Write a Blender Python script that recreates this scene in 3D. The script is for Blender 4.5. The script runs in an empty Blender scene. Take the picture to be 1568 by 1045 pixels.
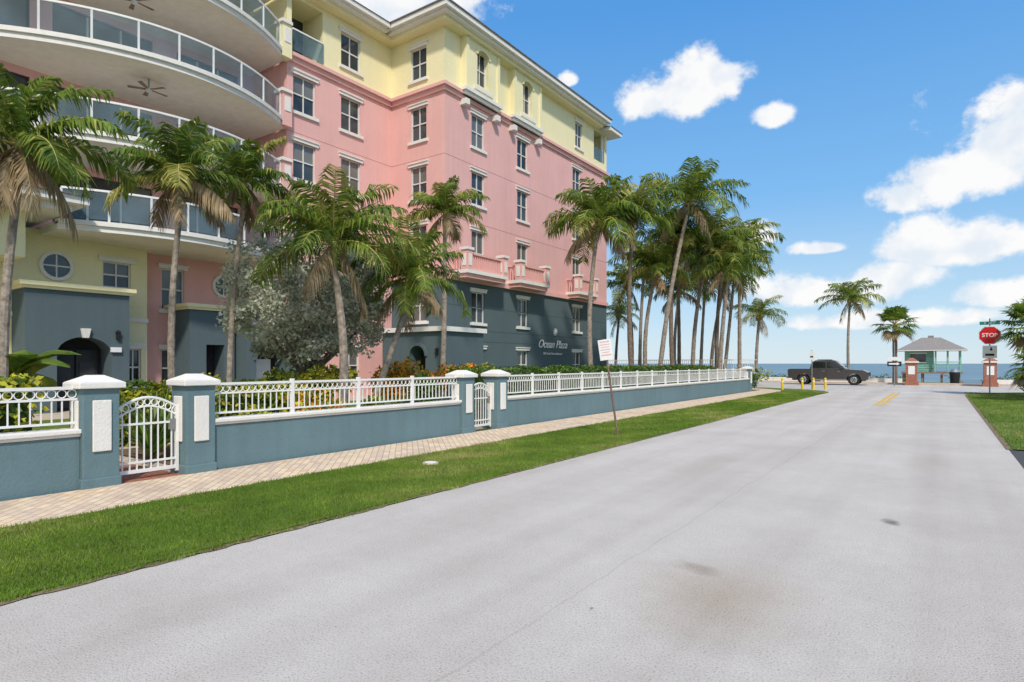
import bpy, math, random
import numpy as np
from mathutils import Vector, Matrix
R = random.Random(7)
scene = bpy.context.scene
scene.view_settings.view_transform='Standard'
scene.view_settings.look='None'
scene.view_settings.exposure=0
V=Vector
# ------------------------------------------------------------ materials
def newmat(name):
    m=bpy.data.materials.new(name); m.use_nodes=True
    nt=m.node_tree; b=nt.nodes['Principled BSDF']
    return m,nt,b
def noise(nt,scale,detail=4,rough=.55,coord='Object'):
    tc=nt.nodes.new('ShaderNodeTexCoord'); n=nt.nodes.new('ShaderNodeTexNoise')
    n.inputs['Scale'].default_value=scale; n.inputs['Detail'].default_value=detail; n.inputs['Roughness'].default_value=rough
    nt.links.new(tc.outputs[coord],n.inputs['Vector']); return n
def ramp(nt,src,stops):
    r=nt.nodes.new('ShaderNodeValToRGB'); e=r.color_ramp.elements
    while len(e)<len(stops): e.new(.5)
    for i,(p,c) in enumerate(stops):
        e[i].position=p; e[i].color=(c[0],c[1],c[2],1)
    nt.links.new(src,r.inputs['Fac']); return r
def mixc(nt,fac,a,b,blend='MIX'):
    m=nt.nodes.new('ShaderNodeMix'); m.data_type='RGBA'; m.blend_type=blend
    for s,v in ((m.inputs[0],fac),(m.inputs[6],a),(m.inputs[7],b)):
        if hasattr(v,'links'): nt.links.new(v,s)
        elif isinstance(v,(tuple,list)): s.default_value=(v[0],v[1],v[2],1)
        else: s.default_value=v
    return m.outputs[2]
def bump(nt,b,src,strength=.2,dist=.02):
    k=nt.nodes.new('ShaderNodeBump'); k.inputs['Strength'].default_value=strength; k.inputs['Distance'].default_value=dist
    nt.links.new(src,k.inputs['Height']); nt.links.new(k.outputs[0],b.inputs['Normal'])
def plain(name,col,rough=.6,var=.12,nscale=3,bs=0,bscale=60,metal=0,spec=.3):
    m,nt,b=newmat(name)
    n=noise(nt,nscale,4)
    lo=tuple(c*(1-var) for c in col); hi=tuple(min(1,c*(1+var)) for c in col)
    r=ramp(nt,n.outputs['Fac'],[(.3,lo),(.7,hi)])
    nt.links.new(r.outputs[0],b.inputs['Base Color'])
    b.inputs['Roughness'].default_value=rough; b.inputs['Metallic'].default_value=metal
    b.inputs['Specular IOR Level'].default_value=spec
    if bs:
        n2=noise(nt,bscale,3); bump(nt,b,n2.outputs['Fac'],bs,.02)
    return m
def stucco(name,col,grime=.10,streak=.35):
    m,nt,b=newmat(name)
    n=noise(nt,.7,5); n3=noise(nt,9,4)
    a=ramp(nt,n.outputs['Fac'],[(.25,tuple(c*(1-grime) for c in col)),(.65,col)])
    c=mixc(nt,.3,a.outputs[0],ramp(nt,n3.outputs['Fac'],[(.3,tuple(c*.9 for c in col)),(.7,tuple(min(1,c*1.06) for c in col))]).outputs[0])
    tc=nt.nodes.new('ShaderNodeTexCoord'); mp=nt.nodes.new('ShaderNodeMapping'); mp.inputs['Scale'].default_value=(3,3,.2)
    ns=nt.nodes.new('ShaderNodeTexNoise'); ns.inputs['Scale'].default_value=1.2; ns.inputs['Detail'].default_value=4
    nt.links.new(tc.outputs['Object'],mp.inputs[0]); nt.links.new(mp.outputs[0],ns.inputs['Vector'])
    st=ramp(nt,ns.outputs['Fac'],[(.3,(.87,.87,.86)),(.6,(1,1,1))])
    c=mixc(nt,streak,c,st.outputs[0],'MULTIPLY')
    nt.links.new(c,b.inputs['Base Color']); b.inputs['Roughness'].default_value=.85; b.inputs['Specular IOR Level'].default_value=.2
    n2=noise(nt,28,4,.7); bump(nt,b,n2.outputs['Fac'],.35,.03)
    return m
def leafmat(name,col,var=.35,trans=.25,rough=.45):
    m,nt,b=newmat(name)
    n=noise(nt,2.3,2)
    r=ramp(nt,n.outputs['Fac'],[(.3,tuple(c*(1-var) for c in col)),(.7,tuple(c*(1+var) for c in col))])
    nt.links.new(r.outputs[0],b.inputs['Base Color']); b.inputs['Roughness'].default_value=rough; b.inputs['Specular IOR Level'].default_value=.3
    t=nt.nodes.new('ShaderNodeBsdfTranslucent'); nt.links.new(r.outputs[0],t.inputs['Color'])
    mx=nt.nodes.new('ShaderNodeMixShader'); mx.inputs[0].default_value=trans
    nt.links.new(b.outputs[0],mx.inputs[1]); nt.links.new(t.outputs[0],mx.inputs[2])
    nt.links.new(mx.outputs[0],nt.nodes['Material Output'].inputs['Surface'])
    return m
M={}
M['pink']=stucco('pink_stucco',(.81,.465,.43))
M['yellow']=stucco('yellow_stucco',(.87,.79,.49),.05,.15)
M['teal']=stucco('teal_stucco',(.105,.145,.16))
M['wteal']=stucco('garden_wall_stucco',(.15,.235,.26),.2,.6)
M['white']=stucco('white_trim',(.82,.79,.74),.07)
M['paint']=plain('white_paint',(.8,.79,.76),.4,.05)
M['groove']=plain('groove_shadow',(.42,.24,.22),.9,.1)
M['ceil']=plain('balcony_ceiling',(.86,.79,.68),.8,.06)
M['frame']=plain('window_frame',(.7,.69,.66),.4,.05)
M['dframe']=plain('dark_window_frame',(.05,.05,.055),.4,.1)
M['roof']=plain('roof_tile',(.16,.14,.13),.8,.3,5,.5,20)
M['door']=plain('door_wood',(.035,.04,.045),.5,.2)
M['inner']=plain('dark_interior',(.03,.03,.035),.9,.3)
M['groovet']=plain('groove_shadow_teal',(.055,.075,.085),.9,.1)
M['metal']=plain('grey_metal',(.35,.35,.34),.4,.1,metal=.6)
M['trunk']=plain('palm_trunk',(.28,.235,.19),.9,.45,9,.8,25)
M['trunkd']=plain('palm_trunk_dark',(.18,.14,.105),.9,.45,9,.8,25)
M['shaft']=plain('palm_crownshaft',(.26,.30,.07),.5,.3,5)
M['bark']=plain('bark',(.19,.155,.13),.9,.35,8,.8,30)
M['pg']=leafmat('palm_leaf',(.18,.26,.036),trans=.42)
M['pg2']=leafmat('palm_leaf_dark',(.095,.16,.024),trans=.38)
M['py']=leafmat('palm_leaf_yellow',(.44,.42,.10),trans=.42)
M['pb']=leafmat('palm_leaf_dead',(.34,.25,.14),.3,.2)
M['rach']=plain('palm_rachis',(.40,.36,.11),.6,.2)
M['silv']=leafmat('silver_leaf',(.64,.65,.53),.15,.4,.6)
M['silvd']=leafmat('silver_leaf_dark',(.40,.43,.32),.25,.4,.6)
M['g1']=leafmat('shrub_leaf',(.12,.21,.03),trans=.35)
M['g2']=leafmat('shrub_leaf_dark',(.06,.115,.02),trans=.35)
M['gy']=leafmat('shrub_leaf_yellow',(.58,.54,.05),trans=.35)
M['org']=leafmat('flower_orange',(.92,.33,.02))
M['gb1']=leafmat('grass_blade',(.15,.25,.02),.25,.35,.6)
M['gb2']=leafmat('grass_blade_light',(.25,.335,.045),.25,.35,.6)
M['gb3']=leafmat('grass_blade_dry',(.42,.37,.13),.25,.2,.7)
M['brick']=plain('coral_brick',(.36,.15,.10),.85,.3,12,.4,40)
M['red']=plain('sign_red',(.60,.015,.02),.35,.03)
M['signw']=plain('sign_white',(.8,.8,.8),.35,.03)
M['signp']=plain('sign_faded',(.72,.45,.42),.5,.15,20)
M['green']=plain('sign_green',(.01,.22,.16),.4,.05)
M['black']=plain('black_paint',(.02,.02,.02),.5,.1)
M['ylw']=plain('yellow_paint',(.75,.52,.02),.5,.1,8)
M['ylwr']=plain('yellow_road_paint',(.72,.45,.08),.8,.25,8)
M['rwht']=plain('white_road_paint',(.78,.78,.76),.8,.15,8)
M['post']=plain('rusty_post',(.20,.13,.10),.7,.3,10)
M['tire']=plain('tire_rubber',(.02,.02,.02),.85,.1)
M['chrome']=plain('chrome',(.6,.6,.6),.2,.05,metal=.9)
M['car']=plain('truck_paint',(.10,.092,.09),.2,.04,metal=.5,spec=.6)
M['cglass']=plain('car_glass',(.012,.014,.016),.06,.05,spec=.7)
M['redl']=plain('tail_light',(.4,.01,.01),.3,.05)
M['hut']=plain('hut_teal_wood',(.22,.46,.38),.7,.15)
M['hroof']=plain('hut_shingle',(.27,.25,.24),.85,.25,15,.5,30)
M['wood']=plain('weathered_wood',(.25,.18,.13),.8,.3,10)
M['dirt']=plain('dirt_edge',(.22,.17,.10),.95,.4,10,.5,40)
M['asph']=plain('dark_asphalt',(.09,.09,.09),.9,.3,40,.5,120)
M['tan']=plain('patio_pavers',(.56,.46,.37),.85,.15,4)
M['mulch']=plain('garden_mulch',(.17,.11,.07),.95,.4,14,.6,40)
def m_glass_pane(name,lo,hi,blind=False):
    m,nt,b=newmat(name)
    n=noise(nt,.45,2); c=ramp(nt,n.outputs['Fac'],[(.35,lo),(.6,hi)]).outputs[0]
    if blind:
        tc=nt.nodes.new('ShaderNodeTexCoord'); wv=nt.nodes.new('ShaderNodeTexWave'); wv.bands_direction='Z'; wv.inputs['Scale'].default_value=6
        nt.links.new(tc.outputs['Object'],wv.inputs['Vector']); c=mixc(nt,wv.outputs['Fac'],c,tuple(x*2.0 for x in hi))
    nt.links.new(c,b.inputs['Base Color']); b.inputs['Roughness'].default_value=.06; b.inputs['Specular IOR Level'].default_value=.6
    n2=noise(nt,.8,2); bump(nt,b,n2.outputs['Fac'],.06,.1)
    return m
M['glass']=m_glass_pane('window_glass',(.012,.016,.02),(.06,.072,.08))
M['glassb']=m_glass_pane('window_glass_blinds',(.05,.055,.06),(.10,.10,.095),True)
M['glassc']=m_glass_pane('window_glass_curtain',(.08,.085,.08),(.19,.185,.17))
def m_rail_glass():
    m,nt,b=newmat('balcony_glass')
    b.inputs['Base Color'].default_value=(.30,.42,.48,1); b.inputs['Roughness'].default_value=.05
    t=nt.nodes.new('ShaderNodeBsdfTransparent'); t.inputs[0].default_value=(.66,.75,.80,1)
    mx=nt.nodes.new('ShaderNodeMixShader')
    n=noise(nt,.6,2); r=ramp(nt,n.outputs['Fac'],[(.3,(.15,.15,.15)),(.7,(.34,.34,.34))]); nt.links.new(r.outputs[0],mx.inputs[0])
    nt.links.new(t.outputs[0],mx.inputs[1]); nt.links.new(b.outputs[0],mx.inputs[2])
    nt.links.new(mx.outputs[0],nt.nodes['Material Output'].inputs['Surface']); return m
M['rglass']=m_rail_glass()
def m_road():
    m,nt,b=newmat('worn_road')
    fine=noise(nt,70,3,.75); mid=noise(nt,5,7,.7); big=noise(nt,.55,5,.6)
    c=ramp(nt,mid.outputs['Fac'],[(.3,(.53,.49,.445)),(.7,(.635,.59,.545))]).outputs[0]
    c=mixc(nt,.6,c,ramp(nt,big.outputs['Fac'],[(.32,(.52,.475,.425)),(.68,(.655,.61,.565))]).outputs[0])
    c=mixc(nt,1.0,c,ramp(nt,fine.outputs['Fac'],[(.28,(.42,.40,.38)),(.46,(.97,.97,.97)),(.7,(1.08,1.08,1.08))]).outputs[0],'MULTIPLY')
    tc=nt.nodes.new('ShaderNodeTexCoord'); mp=nt.nodes.new('ShaderNodeMapping'); mp.inputs['Scale'].default_value=(1.3,.04,1)
    ns=nt.nodes.new('ShaderNodeTexNoise'); ns.inputs['Scale'].default_value=1; ns.inputs['Detail'].default_value=4
    nt.links.new(tc.outputs['Object'],mp.inputs[0]); nt.links.new(mp.outputs[0],ns.inputs['Vector'])
    c=mixc(nt,.9,c,ramp(nt,ns.outputs['Fac'],[(.35,(.90,.885,.87)),(.6,(1.02,1.02,1.02))]).outputs[0],'MULTIPLY')
    nd=noise(nt,1.3,5); ad=nt.nodes.new('ShaderNodeMixRGB'); ad.blend_type='ADD'; ad.inputs[0].default_value=.7
    nt.links.new(tc.outputs['Object'],ad.inputs[1]); nt.links.new(nd.outputs['Color'],ad.inputs[2])
    v2=nt.nodes.new('ShaderNodeTexVoronoi'); v2.inputs['Scale'].default_value=1.15; v2.inputs['Randomness'].default_value=1
    nt.links.new(ad.outputs[0],v2.inputs['Vector'])
    c=mixc(nt,.85,c,ramp(nt,v2.outputs['Distance'],[(.018,(.25,.24,.23)),(.03,(1,1,1))]).outputs[0],'MULTIPLY')
    sx=nt.nodes.new('ShaderNodeSeparateXYZ'); wob=nt.nodes.new('ShaderNodeMixRGB'); wob.blend_type='ADD'; wob.inputs[0].default_value=.16
    nt.links.new(tc.outputs['Object'],wob.inputs[1]); nt.links.new(nd.outputs['Color'],wob.inputs[2]); nt.links.new(wob.outputs[0],sx.inputs[0])
    m1=nt.nodes.new('ShaderNodeMath'); m1.operation='ADD'; m1.inputs[1].default_value=2.12; nt.links.new(sx.outputs['X'],m1.inputs[0])
    m2=nt.nodes.new('ShaderNodeMath'); m2.operation='ABSOLUTE'; nt.links.new(m1.outputs[0],m2.inputs[0])
    c=mixc(nt,.28,c,ramp(nt,m2.outputs[0],[(.003,(.6,.57,.54)),(.014,(1,1,1))]).outputs[0],'MULTIPLY')
    def stain(x,y,rx,ry,col,soft,c,amt):
        mp=nt.nodes.new('ShaderNodeMapping'); mp.vector_type='TEXTURE'; mp.inputs['Location'].default_value=(x,y,0); mp.inputs['Scale'].default_value=(rx,ry,1)
        a=nt.nodes.new('ShaderNodeMixRGB'); a.blend_type='ADD'; a.inputs[0].default_value=.6
        s=nt.nodes.new('ShaderNodeMixRGB'); s.blend_type='SUBTRACT'; s.inputs[0].default_value=.6; s.inputs[2].default_value=(.5,.5,.5,1)
        nt.links.new(tc.outputs['Object'],a.inputs[1]); nt.links.new(nd.outputs['Color'],a.inputs[2]); nt.links.new(a.outputs[0],s.inputs[1])
        nt.links.new(s.outputs[0],mp.inputs[0]); g=nt.nodes.new('ShaderNodeVectorMath'); g.operation='LENGTH'; nt.links.new(mp.outputs[0],g.inputs[0])
        r=ramp(nt,g.outputs['Value'],[(soft,col),(1,(1,1,1))]); return mixc(nt,amt,c,r.outputs[0],'MULTIPLY')
    c=stain(-1.35,4.5,.8,1.0,(.80,.73,.65),.1,c,.9)
    c=stain(-1.62,5.0,.24,.12,(.74,.71,.68),.3,c,.9)
    c=stain(-.46,7.7,.09,.20,(.40,.38,.36),.3,c,.95)
    c=stain(-3.2,10.5,.5,2.2,(.90,.88,.86),.2,c,.9)
    c=stain(-.2,12.5,.5,2.5,(.89,.87,.85),.2,c,.9)
    nt.links.new(c,b.inputs['Base Color']); b.inputs['Roughness'].default_value=.9; b.inputs['Specular IOR Level'].default_value=.15
    bump(nt,b,fine.outputs['Fac'],.7,.012); return m
M['road']=m_road()
def m_pavers():
    m,nt,b=newmat('sidewalk_pavers')
    tc=nt.nodes.new('ShaderNodeTexCoord'); mp=nt.nodes.new('ShaderNodeMapping'); mp.inputs['Rotation'].default_value=(0,0,math.radians(45))
    br=nt.nodes.new('ShaderNodeTexBrick'); br.inputs['Scale'].default_value=1; br.inputs['Brick Width'].default_value=.22; br.inputs['Row Height'].default_value=.11
    br.inputs['Mortar Size'].default_value=.006; br.inputs['Color1'].default_value=(.84,.66,.45,1); br.inputs['Color2'].default_value=(.66,.50,.38,1); br.inputs['Mortar'].default_value=(.36,.28,.21,1)
    nt.links.new(tc.outputs['Object'],mp.inputs[0]); nt.links.new(mp.outputs[0],br.inputs['Vector'])
    n=noise(nt,1.1,5); c=mixc(nt,.8,br.outputs['Color'],ramp(nt,n.outputs['Fac'],[(.3,(.80,.76,.72)),(.5,(1,1,1)),(.72,(1.12,1.02,.82))]).outputs[0],'MULTIPLY')
    nt.links.new(c,b.inputs['Base Color']); b.inputs['Roughness'].default_value=.85
    bump(nt,b,br.outputs['Fac'],-.4,.01); return m
M['paver']=m_pavers()
def m_grass(name,c1,c2,c3):
    m,nt,b=newmat(name)
    n=noise(nt,1.2,6); n2=noise(nt,45,4,.7)
    c=ramp(nt,n.outputs['Fac'],[(.3,c1),(.55,c2),(.75,c3)]).outputs[0]
    c=mixc(nt,.9,c,ramp(nt,n2.outputs['Fac'],[(.3,(.45,.5,.4)),(.6,(1,1,1))]).outputs[0],'MULTIPLY')
    nt.links.new(c,b.inputs['Base Color']); b.inputs['Roughness'].default_value=.9; bump(nt,b,n2.outputs['Fac'],.8,.04); return m
M['grass']=m_grass('lawn',(.10,.17,.018),(.15,.23,.025),(.24,.26,.06))
def m_ground():
    m,nt,b=newmat('ground_soil')
    tc=nt.nodes.new('ShaderNodeTexCoord'); sp=nt.nodes.new('ShaderNodeSeparateXYZ'); nt.links.new(tc.outputs['Object'],sp.inputs[0])
    mr=nt.nodes.new('ShaderNodeMapRange'); mr.inputs[1].default_value=66; mr.inputs[2].default_value=72; nt.links.new(sp.outputs['Y'],mr.inputs[0])
    n=noise(nt,.8,6); c=ramp(nt,n.outputs['Fac'],[(.35,(.07,.12,.025)),(.65,(.16,.17,.06))]).outputs[0]
    c=mixc(nt,mr.outputs[0],c,(.52,.45,.34)); nt.links.new(c,b.inputs['Base Color']); b.inputs['Roughness'].default_value=.95
    n2=noise(nt,30,4); bump(nt,b,n2.outputs['Fac'],.5,.03); return m
M['ground']=m_ground()
def m_sea():
    m,nt,b=newmat('sea_water')
    tc=nt.nodes.new('ShaderNodeTexCoord'); mp=nt.nodes.new('ShaderNodeMapping'); mp.inputs['Scale'].default_value=(.12,.5,1)
    n=nt.nodes.new('ShaderNodeTexNoise'); n.inputs['Scale'].default_value=.5; n.inputs['Detail'].default_value=8
    nt.links.new(tc.outputs['Object'],mp.inputs[0]); nt.links.new(mp.outputs[0],n.inputs['Vector'])
    c=ramp(nt,n.outputs['Fac'],[(.35,(.13,.21,.27)),(.55,(.19,.29,.34)),(.7,(.32,.40,.42))]).outputs[0]
    nt.links.new(c,b.inputs['Base Color']); b.inputs['Roughness'].default_value=.6; b.inputs['Specular IOR Level'].default_value=.12
    bump(nt,b,n.outputs['Fac'],.6,.5); return m
M['sea']=m_sea()
# ------------------------------------------------------------ mesh builder
class MB:
    def __init__(s): s.v=[]; s.f=[]; s.m=[]; s.ml=[]
    def mi(s,mat):
        if mat not in s.ml: s.ml.append(mat)
        return s.ml.index(mat)
    def poly(s,pts,mat):
        i=len(s.v); s.v.extend([tuple(p) for p in pts]); s.f.append(tuple(range(i,i+len(pts)))); s.m.append(s.mi(mat))
    def hexa(s,p,mat):
        i=len(s.v); s.v.extend([tuple(q) for q in p]); k=s.mi(mat)
        for f in ((0,3,2,1),(4,5,6,7),(0,1,5,4),(1,2,6,5),(2,3,7,6),(3,0,4,7)):
            s.f.append(tuple(i+a for a in f)); s.m.append(k)
    def box(s,x0,x1,y0,y1,z0,z1,mat):
        s.hexa([(x0,y0,z0),(x1,y0,z0),(x1,y1,z0),(x0,y1,z0),(x0,y0,z1),(x1,y0,z1),(x1,y1,z1),(x0,y1,z1)],mat)
    def frus(s,b,t,z0,z1,mat):
        s.hexa([(b[0],b[2],z0),(b[1],b[2],z0),(b[1],b[3],z0),(b[0],b[3],z0),(t[0],t[2],z1),(t[1],t[2],z1),(t[1],t[3],z1),(t[0],t[3],z1)],mat)
    def cyl(s,p0,p1,r0,r1,n,mat,cap=True):
        p0=V(p0);p1=V(p1);d=(p1-p0).normalized(); a=V((0,0,1)) if abs(d.z)<.9 else V((1,0,0))
        u=d.cross(a).normalized(); w=d.cross(u); i=len(s.v); k=s.mi(mat)
        for p,r in ((p0,r0),(p1,r1)):
            for j in range(n):
                t=2*math.pi*j/n; s.v.append(tuple(p+u*(r*math.cos(t))+w*(r*math.sin(t))))
        for j in range(n):
            s.f.append((i+j,i+(j+1)%n,i+n+(j+1)%n,i+n+j)); s.m.append(k)
        if cap:
            s.f.append(tuple(i+j for j in range(n))[::-1]); s.m.append(k)
            s.f.append(tuple(i+n+j for j in range(n))); s.m.append(k)
    def tube(s,pts,rs,n,mat):
        i=len(s.v); k=s.mi(mat); u=None
        for a,p in enumerate(pts):
            d=(V(pts[min(a+1,len(pts)-1)])-V(pts[max(a-1,0)])).normalized()
            if u is None:
                u=d.cross(V((1,0,0)) if abs(d.x)<.9 else V((0,1,0))).normalized()
            u=(u-d*u.dot(d)).normalized(); w=d.cross(u)
            for j in range(n):
                t=2*math.pi*j/n; s.v.append(tuple(V(p)+u*(rs[a]*math.cos(t))+w*(rs[a]*math.sin(t))))
        for a in range(len(pts)-1):
            for j in range(n):
                s.f.append((i+a*n+j,i+a*n+(j+1)%n,i+(a+1)*n+(j+1)%n,i+(a+1)*n+j)); s.m.append(k)
    def prism(s,poly,f,mat):
        n=len(poly); i=len(s.v); k=s.mi(mat)
        for t in (0,1): s.v.extend([tuple(f(a,b,t)) for a,b in poly])
        s.f.append(tuple(range(i,i+n))[::-1]); s.f.append(tuple(range(i+n,i+2*n))); s.m+= [k,k]
        for j in range(n): s.f.append((i+j,i+(j+1)%n,i+n+(j+1)%n,i+n+j)); s.m.append(k)
    def make(s,name,parent=None,smooth=False,bevel=0):
        me=bpy.data.meshes.new(name); me.from_pydata(s.v,[],s.f)
        for m in s.ml: me.materials.append(M[m])
        me.polygons.foreach_set('material_index',s.m)
        if smooth: me.polygons.foreach_set('use_smooth',[True]*len(s.f))
        me.update(); o=bpy.data.objects.new(name,me); scene.collection.objects.link(o)
        if parent: o.parent=parent
        if bevel:
            b=o.modifiers.new('bevel','BEVEL'); b.width=bevel; b.segments=2; b.limit_method='ANGLE'
        return o
def empty(name):
    o=bpy.data.objects.new(name,None); scene.collection.objects.link(o); return o
Z=V((0,0,1))
# ------------------------------------------------------------ facade tools
class Face:
    def __init__(s,mb,fn): s.mb=mb; s.fn=fn
    def ob(s,a0,a1,z0,z1,d0,d1,mat):
        f=s.fn; s.mb.hexa([f(a0,z0,d0),f(a1,z0,d0),f(a1,z0,d1),f(a0,z0,d1),f(a0,z1,d0),f(a1,z1,d0),f(a1,z1,d1),f(a0,z1,d1)],mat)
    def wall(s,a0,a1,z0,z1,ops,mat):
        A=sorted(set([a0,a1]+[o[k] for o in ops for k in ('a0','a1')])); C=sorted(set([z0,z1]+[o[k] for o in ops for k in ('z0','z1')]))
        f=s.fn; mb=s.mb
        for i in range(len(A)-1):
            for j in range(len(C)-1):
                ca=(A[i]+A[i+1])/2; cz=(C[j]+C[j+1])/2
                if any(o['a0']<ca<o['a1'] and o['z0']<cz<o['z1'] for o in ops): continue
                mb.poly([f(A[i],C[j],0),f(A[i+1],C[j],0),f(A[i+1],C[j+1],0),f(A[i],C[j+1],0)],mat)
        for o in ops: s.opening(o,mat)
    def opening(s,o,mat):
        f=s.fn; mb=s.mb; a0,a1,z0,z1=o['a0'],o['a1'],o['z0'],o['z1']; dp=o.get('d',.14); k=o.get('k','win'); rm=o.get('rm',mat)
        for p,q in (((a0,z0),(a1,z0)),((a1,z0),(a1,z1)),((a1,z1),(a0,z1)),((a0,z1),(a0,z0))):
            mb.poly([f(p[0],p[1],0),f(q[0],q[1],0),f(q[0],q[1],dp),f(p[0],p[1],dp)],rm)
        bk=o.get('back','glass')
        if k=='win':
            zm=(z0+z1)/2; up=R.choice(['glass','glassb','glassc','glass']); lo=up if R.random()<.4 else 'glass'
            mb.poly([f(a0,z0,dp),f(a1,z0,dp),f(a1,zm,dp),f(a0,zm,dp)],lo); mb.poly([f(a0,zm,dp),f(a1,zm,dp),f(a1,z1,dp),f(a0,z1,dp)],up)
        elif k=='slide':
            n=o.get('n',3)
            for i in range(n):
                b0=a0+(a1-a0)*i/n; b1=a0+(a1-a0)*(i+1)/n; mb.poly([f(b0,z0,dp),f(b1,z0,dp),f(b1,z1,dp),f(b0,z1,dp)],R.choice(['glass','glass','glassc','glassb']))
        else: mb.poly([f(a0,z0,dp),f(a1,z0,dp),f(a1,z1,dp),f(a0,z1,dp)],bk)
        if k in('win','awin','slide'):
            fr='frame' if k!='slide' else 'dframe'; w=.055
            s.ob(a0,a0+w,z0,z1,dp-.06,dp+.01,fr); s.ob(a1-w,a1,z0,z1,dp-.06,dp+.01,fr)
            s.ob(a0+w,a1-w,z0,z0+w,dp-.058,dp+.01,fr); s.ob(a0+w,a1-w,z1-w,z1,dp-.058,dp+.01,fr)
            if k=='slide':
                n=o.get('n',3)
                for i in range(1,n):
                    a=a0+(a1-a0)*i/n; s.ob(a-.035,a+.035,z0+w,z1-w,dp-.055,dp+.01,'frame')
            else:
                am=(a0+a1)/2; zm=(z0+z1)/2
                s.ob(am-.025,am+.025,z0+w,z1-w,dp-.05,dp+.01,fr); s.ob(a0+w,am-.025,zm-.03,zm+.03,dp-.052,dp+.01,fr); s.ob(am+.025,a1-w,zm-.03,zm+.03,dp-.052,dp+.01,fr)
        if k=='win' and not o.get('nt'):
            s.ob(a0-.14,a1+.14,z1,z1+.15,-.07,.02,'white'); s.ob(a0-.17,a1+.17,z1+.15,z1+.20,-.12,.02,'white')
            s.ob(a0-.14,a1+.14,z0-.15,z0,-.10,.02,'white')
        if k in('arch','awin'):
            n=12; r=(a1-a0)/2; h=o.get('ah',r); am=(a0+a1)/2; zs=z1-h
            P=[(am-r*math.cos(math.pi*i/n),zs+h*math.sin(math.pi*i/n)) for i in range(n+1)]
            for i in range(n):
                p,q=P[i],P[i+1]
                mb.poly([f(p[0],p[1],0),f(q[0],q[1],0),f(q[0],z1,0),f(p[0],z1,0)],mat)
                mb.poly([f(p[0],p[1],0),f(q[0],q[1],0),f(q[0],q[1],dp-.06),f(p[0],p[1],dp-.06)],mat)
                if o.get('ring'):
                    g=lambda t,dd:f(am+(t[0]-am)*(1+.14/r),zs+(t[1]-zs)*(1+.14/h),dd)
                    mb.hexa([f(p[0],p[1],-.07),f(q[0],q[1],-.07),f(q[0],q[1],.02),f(p[0],p[1],.02),g(p,-.07),g(q,-.07),g(q,.02),g(p,.02)],o['ring'])
def W(c,w,z0,z1,**k):
    d=dict(a0=c-w/2,a1=c+w/2,z0=z0,z1=z1); d.update(k); return d
# ------------------------------------------------------------ APARTMENT BUILDING
bld=empty('apartment_building')
mb=MB()
FL=[3.3,6.55,9.72,12.88]
XB=-21.0; Y0=23.7; Y1=42.4
fx=lambda X:(lambda a,z,d:(X-d,a,z))
fy=lambda Y:(lambda a,z,d:(a,Y+d,z))
F=Face(mb,fx(XB))
cols=[26.5,30.9,37.7]
ops=[W(c,1.15,.75,2.5) for c in cols]+[W(c,1.15,3.95,5.65) for c in cols]
F.wall(Y0,Y1,-.3,6.25,ops,'teal')
ops=[W(c,1.15,fl+.75,fl+2.55) for c in cols for fl in FL[2:]]+[W(c,1.15,6.6,9.05) for c in cols]
F.wall(Y0,Y1,6.25,16.0,ops,'pink')
ops=[W(38.0,1.0,17.0,18.75)]
ops.append(dict(a0=40.3,a1=Y1-.3,z0=16.9,z1=19.1,k='open',d=2.2,back='inner',rm='yellow'))
F.wall(Y0,Y1,16.0,19.45,ops,'yellow')
for c in (26.5,30.95):
    B=Face(mb,fx(XB+.35))
    B.wall(c-1.5,c+1.5,16.45,19.40,[W(c,1.0,16.95,18.9,k='awin',ah=.3,ring='yellow',d=.3)],'yellow')
    for a in (c-1.5,c+1.5): mb.poly([(XB,a,16.45),(XB+.35,a,16.45),(XB+.35,a,19.4),(XB,a,19.4)],'yellow')
    mb.box(XB-.01,XB+.50,c-1.65,c+1.65,16.27,16.45,'white'); mb.box(XB-.01,XB+.40,c-1.55,c+1.55,16.10,16.27,'white')
    for e in (-1.38,1.38):
        mb.box(XB+.3,XB+.43,c+e-.11,c+e+.11,16.45,19.1,'yellow'); mb.box(XB,XB+.42,c+e-.16,c+e+.16,15.55,15.85,'white')
    mb.box(XB+.3,XB+.44,c-.8,c+.8,16.62,16.8,'white')
G=Face(mb,fy(Y0)); XI=-24.9
cx=-22.85
G.wall(XI,XB,-.3,6.25,[W(cx,1.2,.75,2.5),W(cx,1.2,3.95,5.65)],'teal')
G.wall(XI,XB,6.25,16.0,[W(cx,1.15,fl+.75,fl+2.55) for fl in FL[1:]],'pink')
G.wall(XI,XB,16.0,19.45,[W(cx,1.15,16.9,18.6)],'yellow')
H=Face(mb,fx(XI)); YL=17.1
H.wall(YL,Y0,-.3,3.2,[W(18.2,1.2,.8,2.4),W(20.8,1.2,.8,2.4)],'pink')
H.wall(YL,Y0,3.2,16.0,[W(c,1.25,fl+.75,fl+2.5) for c in (18.05,20.85) for fl in FL],'pink')
H.wall(YL,Y0,16.0,19.45,[W(20.85,1.25,16.9,18.6),dict(a0=17.35,a1=19.1,z0=16.4,z1=19.0,k='open',d=1.6,back='glass',rm='yellow')],'yellow')
XW=-27.6
K=Face(mb,fy(YL)); K.wall(XW,XI,-.3,16.0,[],'pink'); K.wall(XW,XI,16.0,19.45,[],'yellow')
Q=Face(mb,fx(XW))
for i,fl in enumerate([6.55,9.72,12.88]):
    Q.wall(-6,YL,fl,fl+3.17,[dict(a0=a,a1=b,z0=fl+.12,z1=fl+2.62,k='slide',n=n,d=.15) for a,b,n in ((-4,-.5,3),(0.5,3.9,3),(4.9,8.1,3),(8.8,12.4,3),(13.4,16.3,3))],'pink')
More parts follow.
